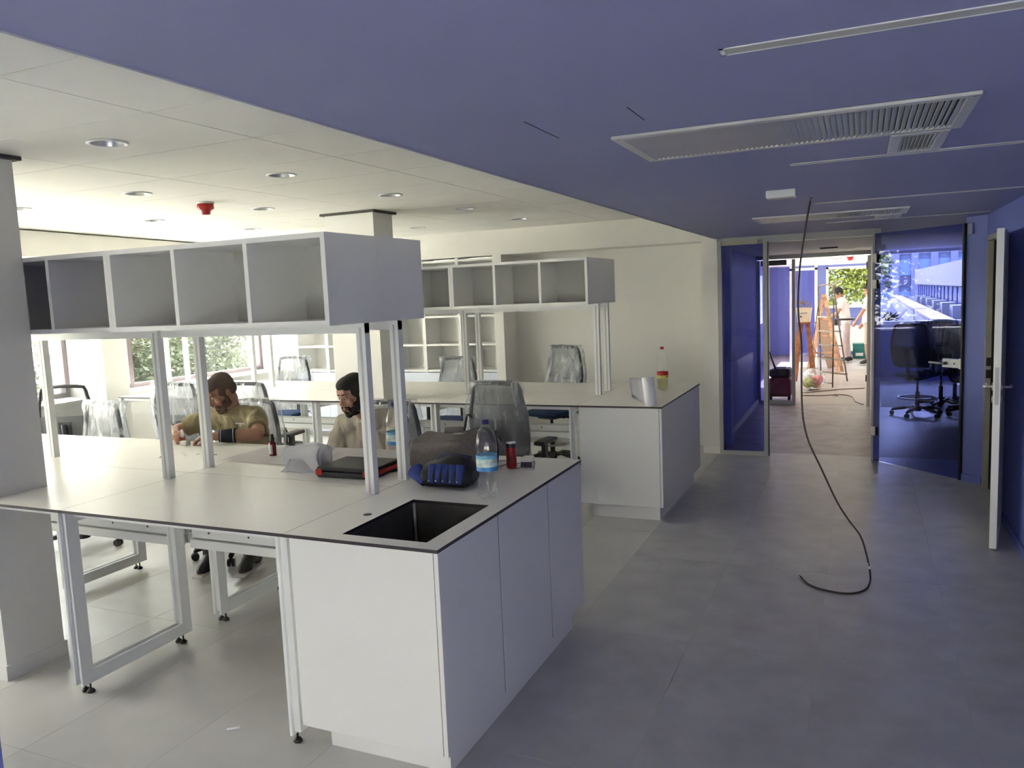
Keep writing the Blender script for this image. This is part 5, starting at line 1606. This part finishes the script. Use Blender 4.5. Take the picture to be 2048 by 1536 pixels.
# ================================================================ OUTSIDE
def tree(label, x, y, zc, rx, ry, rz_, n, lm, leaf, seed, zb=-3.0):
    t = thing('tree', label, 'tree', (x, y, zb), 0, 'trees outside the windows')
    rnd = random.Random(seed)
    bm = BM()
    cl = []
    for _ in range(26):
        a = rnd.random() * 2 * PI; s = rnd.uniform(-1, 1); r = rnd.random() ** .4
        q = math.sqrt(1 - s * s) * r
        cl.append((Vector((x + rx * q * math.cos(a), y + ry * q * math.sin(a), zc + rz_ * s * r)), rnd.uniform(.25, .5)))
    for i in range(n):
        c, k = cl[i % len(cl)]
        d = Vector((rnd.gauss(0, 1), rnd.gauss(0, 1), rnd.gauss(0, 1))).normalized() * (rnd.random() ** .33)
        p = c + Vector((d.x * rx * k, d.y * ry * k, d.z * rz_ * k))
        u = Vector((rnd.gauss(0, 1), rnd.gauss(0, 1), rnd.gauss(0, .6))).normalized()
        v = u.cross(Vector((rnd.gauss(0, 1), rnd.gauss(0, 1), rnd.gauss(0, 1)))).normalized()
        L_ = leaf * rnd.uniform(.7, 1.3)
        a = bm.verts.new(p - u * L_); b = bm.verts.new(p + v * L_ * .45); c2 = bm.verts.new(p + u * L_); d2 = bm.verts.new(p - v * L_ * .45)
        bm.faces.new((a, b, c2, d2))
    o = obj('foliage', bm, lm, t, recalc=False); o['kind'] = 'stuff'
    bm = BM(); cone(bm, (x, y, zb), (x, y, zc), .16, .08, 10)
    for c, k in cl[:9]: cone(bm, (x, y, zc - rz_ * .5), c, .05, .015, 6)
    obj('trunk', bm, M['bark'], t)
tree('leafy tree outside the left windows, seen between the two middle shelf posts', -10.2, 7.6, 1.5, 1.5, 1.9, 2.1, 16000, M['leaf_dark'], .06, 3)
tree('hazy tree outside the left windows, behind the shaved man', -12.5, 10.0, 1.6, 2.2, 2.6, 2.4, 11000, M['leaf'], .08, 4)
tree('bright tree outside the leftmost visible window', -10.2, 3.9, 1.1, 1.8, 1.8, 2.2, 12000, M['leaf'], .07, 5)
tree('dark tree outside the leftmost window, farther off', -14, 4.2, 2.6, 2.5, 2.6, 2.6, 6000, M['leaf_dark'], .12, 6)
M['leaf_lime'] = mat('sunlit_lime_leaves', (.085, .10, .006), .55, var=.5, scale=1.4, detail=6)
tree('bright lime-green tree filling the window of the far room', -.9, 24.0, 2.3, 2.5, 1.6, 2.9, 26000, M['leaf_lime'], .075, 9)
bm = BM(); box(bm, -60, 60, -30, 90, -3.3, -3.0); g = struct('ground', bm, mat('pale_ground', (.34, .34, .28), .9, var=.2, scale=.4))
bm = BM(); box(bm, -8.6, -6.66, -6, 8.5, .45, .70); struct('bounce_ledge', bm, mat('bounce_ledge_white', (.72, .70, .66), .8))  # unseen ledge, kept low and wide to bounce sunlight onto the ceiling
# roof terrace seen through the meeting room
bm = BM(); box(bm, 1.64, 30, 13.2, 95, -.2, .30); struct('floor.001', bm, mat('dark_gravel_roof', (.022, .020, .022), .95, var=.35, scale=18, bump=.4, bscale=60))
t = thing('parapet', 'low pale parapet with wooden coping running away across the roof terrace', 'wall', (2.95, 30, .3))
bm = BM(); prism(bm, [(2.653, 15), (2.903, 15), (3.15, 47), (2.90, 47)], .30, .86); obj('wall', bm, mat('pale_render', (.11, .10, .093), .9, var=.06), t)
cop = mat('sunlit_coping', (.12, .085, .055), .8, var=.15, scale=8)
for i in range(-3, 18):
    a, b = i * 1.5, i * 1.5 + 1.48
    bm = BM(); x0 = 2.68 + .2 * a / 27; x1 = 2.68 + .2 * b / 27
    prism(bm, [(x0, 20 + a), (x0 + .42, 20 + a), (x1 + .42, 20 + b), (x1, 20 + b)], .86, .92); obj('coping_board', bm, cop, t)
t = thing('building_wing', 'low pale building wing with a row of narrow windows beyond the terrace', 'building', (5, 32, .3))
bm = BM(); box(bm, 4.05, 12, 18.8, 46, .3, 1.60); obj('window_wall', bm, mat('pale_wing_wall', (.13, .127, .13), .9), t)
bm = BM(); prism(bm, [(3.95, 18.7), (12, 18.7), (12, 46.2), (3.95, 46.2)], 1.52, 2.28); obj('fascia', bm, mat('pale_pink_fascia', (.10, .086, .08), .9, var=.03), t)
dk = mat('dark_pane', (.05, .05, .09), .2)
ac_m = mat('darkened_white_casing', (.12, .12, .118), .6)  # white casing, its colour darkened so the sunlit units do not overexpose
src = None
for i in range(18):
    y = 20.5 + i * 1.42
    if src is None:
        bm = BM(); box(bm, -.03, .03, -.42, .42, -.48, .48); src = obj('window', bm, dk, t, local=True); src.location = (4.035 - 5, y - 32, 1.0 - .3)
    else:
        instance(src, 'window', t, (4.035 - 5, y - 32, 1.0 - .3))
for i in range(6):
    y = 22.5 + i * 3.1
    a = thing('air_conditioner', 'white outdoor cooling unit at the wing wall, number %s from the terrace end nearest us' % ['one', 'two', 'three', 'four', 'five', 'six'][i], 'cooler', (3.75, y, .3), 0, 'cooling units along the wing')
    bm = BM(); box(bm, -.18, .18, -.42, .42, .08, .72); obj('casing', bm, ac_m, a, local=True)
    bm = BM(); cone(bm, (-.185, .08, .4), (-.18, .08, .4), .27, .27, 20); obj('fan_guard', bm, M['charcoal'], a, local=True)
    bm = BM(); box(bm, -.15, .15, -.36, -.28, 0, .08); box(bm, -.15, .15, .28, .36, 0, .08); obj('stand', bm, M['charcoal'], a, local=True)
t = thing('facade', 'tall office block with blue spandrels and pale pilasters across the yard', 'building', (4, 75, -3))
bm = BM(); box(bm, -14, 40, 75.2, 80, -3, 12); obj('wall', bm, mat('facade_wall', (.08, .10, .14), .7), t)
pil = mat('pale_pilaster', (.11, .113, .122), .8, var=.04)
for i in range(15):
    x = -8.0 + i * 1.36 * 1.1
    bm = BM(); box(bm, x - .28, x + .28, 74.7, 75.2, -3, 12); obj('pilaster', bm, pil, t)
spn = mat('blue_spandrel', (.085, .14, .23), .4, var=.05)
for j in range(4):
    z = -1.6 + j * 2.75
    for i in range(14):
        x = -8.0 + i * 1.496 + .28
        bm = BM(); box(bm, x, x + .936, 75.0, 75.19, z + 1.0, z + 2.35); obj('spandrel', bm, spn, t)
        bm = BM(); box(bm, x + .02, x + .916, 75.12, 75.19, z + .05, z + .95); obj('window', bm, dk, t)
t = thing('plank', 'short pale plank leaning on the terrace ledge outside the window', 'plank', (1.95, 14.5, .9))
bm = BM(); bar(bm, (1.92, 14.4, 1.0), (2.10, 14.6, 1.2), .06, .03); obj('board', bm, mat('raw_wood', (.24, .20, .15), .8), t)
bm = BM(); box(bm, 1.65, 2.6, 13.9, 14.9, .30, .98); struct('wall_terrace', bm, mat('terrace_ledge', (.05, .045, .05), .9))
t = thing('shrub', 'spiky green plant on the terrace outside the meeting room window', 'plant', (1.80, 14.3, .98))
bm = BM(); rnd = random.Random(5)
for i in range(90):
    a = rnd.random() * 2 * PI; l = rnd.uniform(.1, .24); e = rnd.uniform(.2, 1.3)
    d = Vector((math.cos(a) * math.cos(e), math.sin(a) * math.cos(e), math.sin(e))); s = Vector((-math.sin(a), math.cos(a), 0)) * .012
    p = Vector((0, 0, .02)); q = p + d * l * .6 + Vector((0, 0, .02)); r = p + d * l
    bm.faces.new([bm.verts.new(v) for v in (p - s, p + s, q + s, r, q - s)])
o = obj('leaves', bm, M['leaf'], t, local=True, recalc=False); o['kind'] = 'stuff'
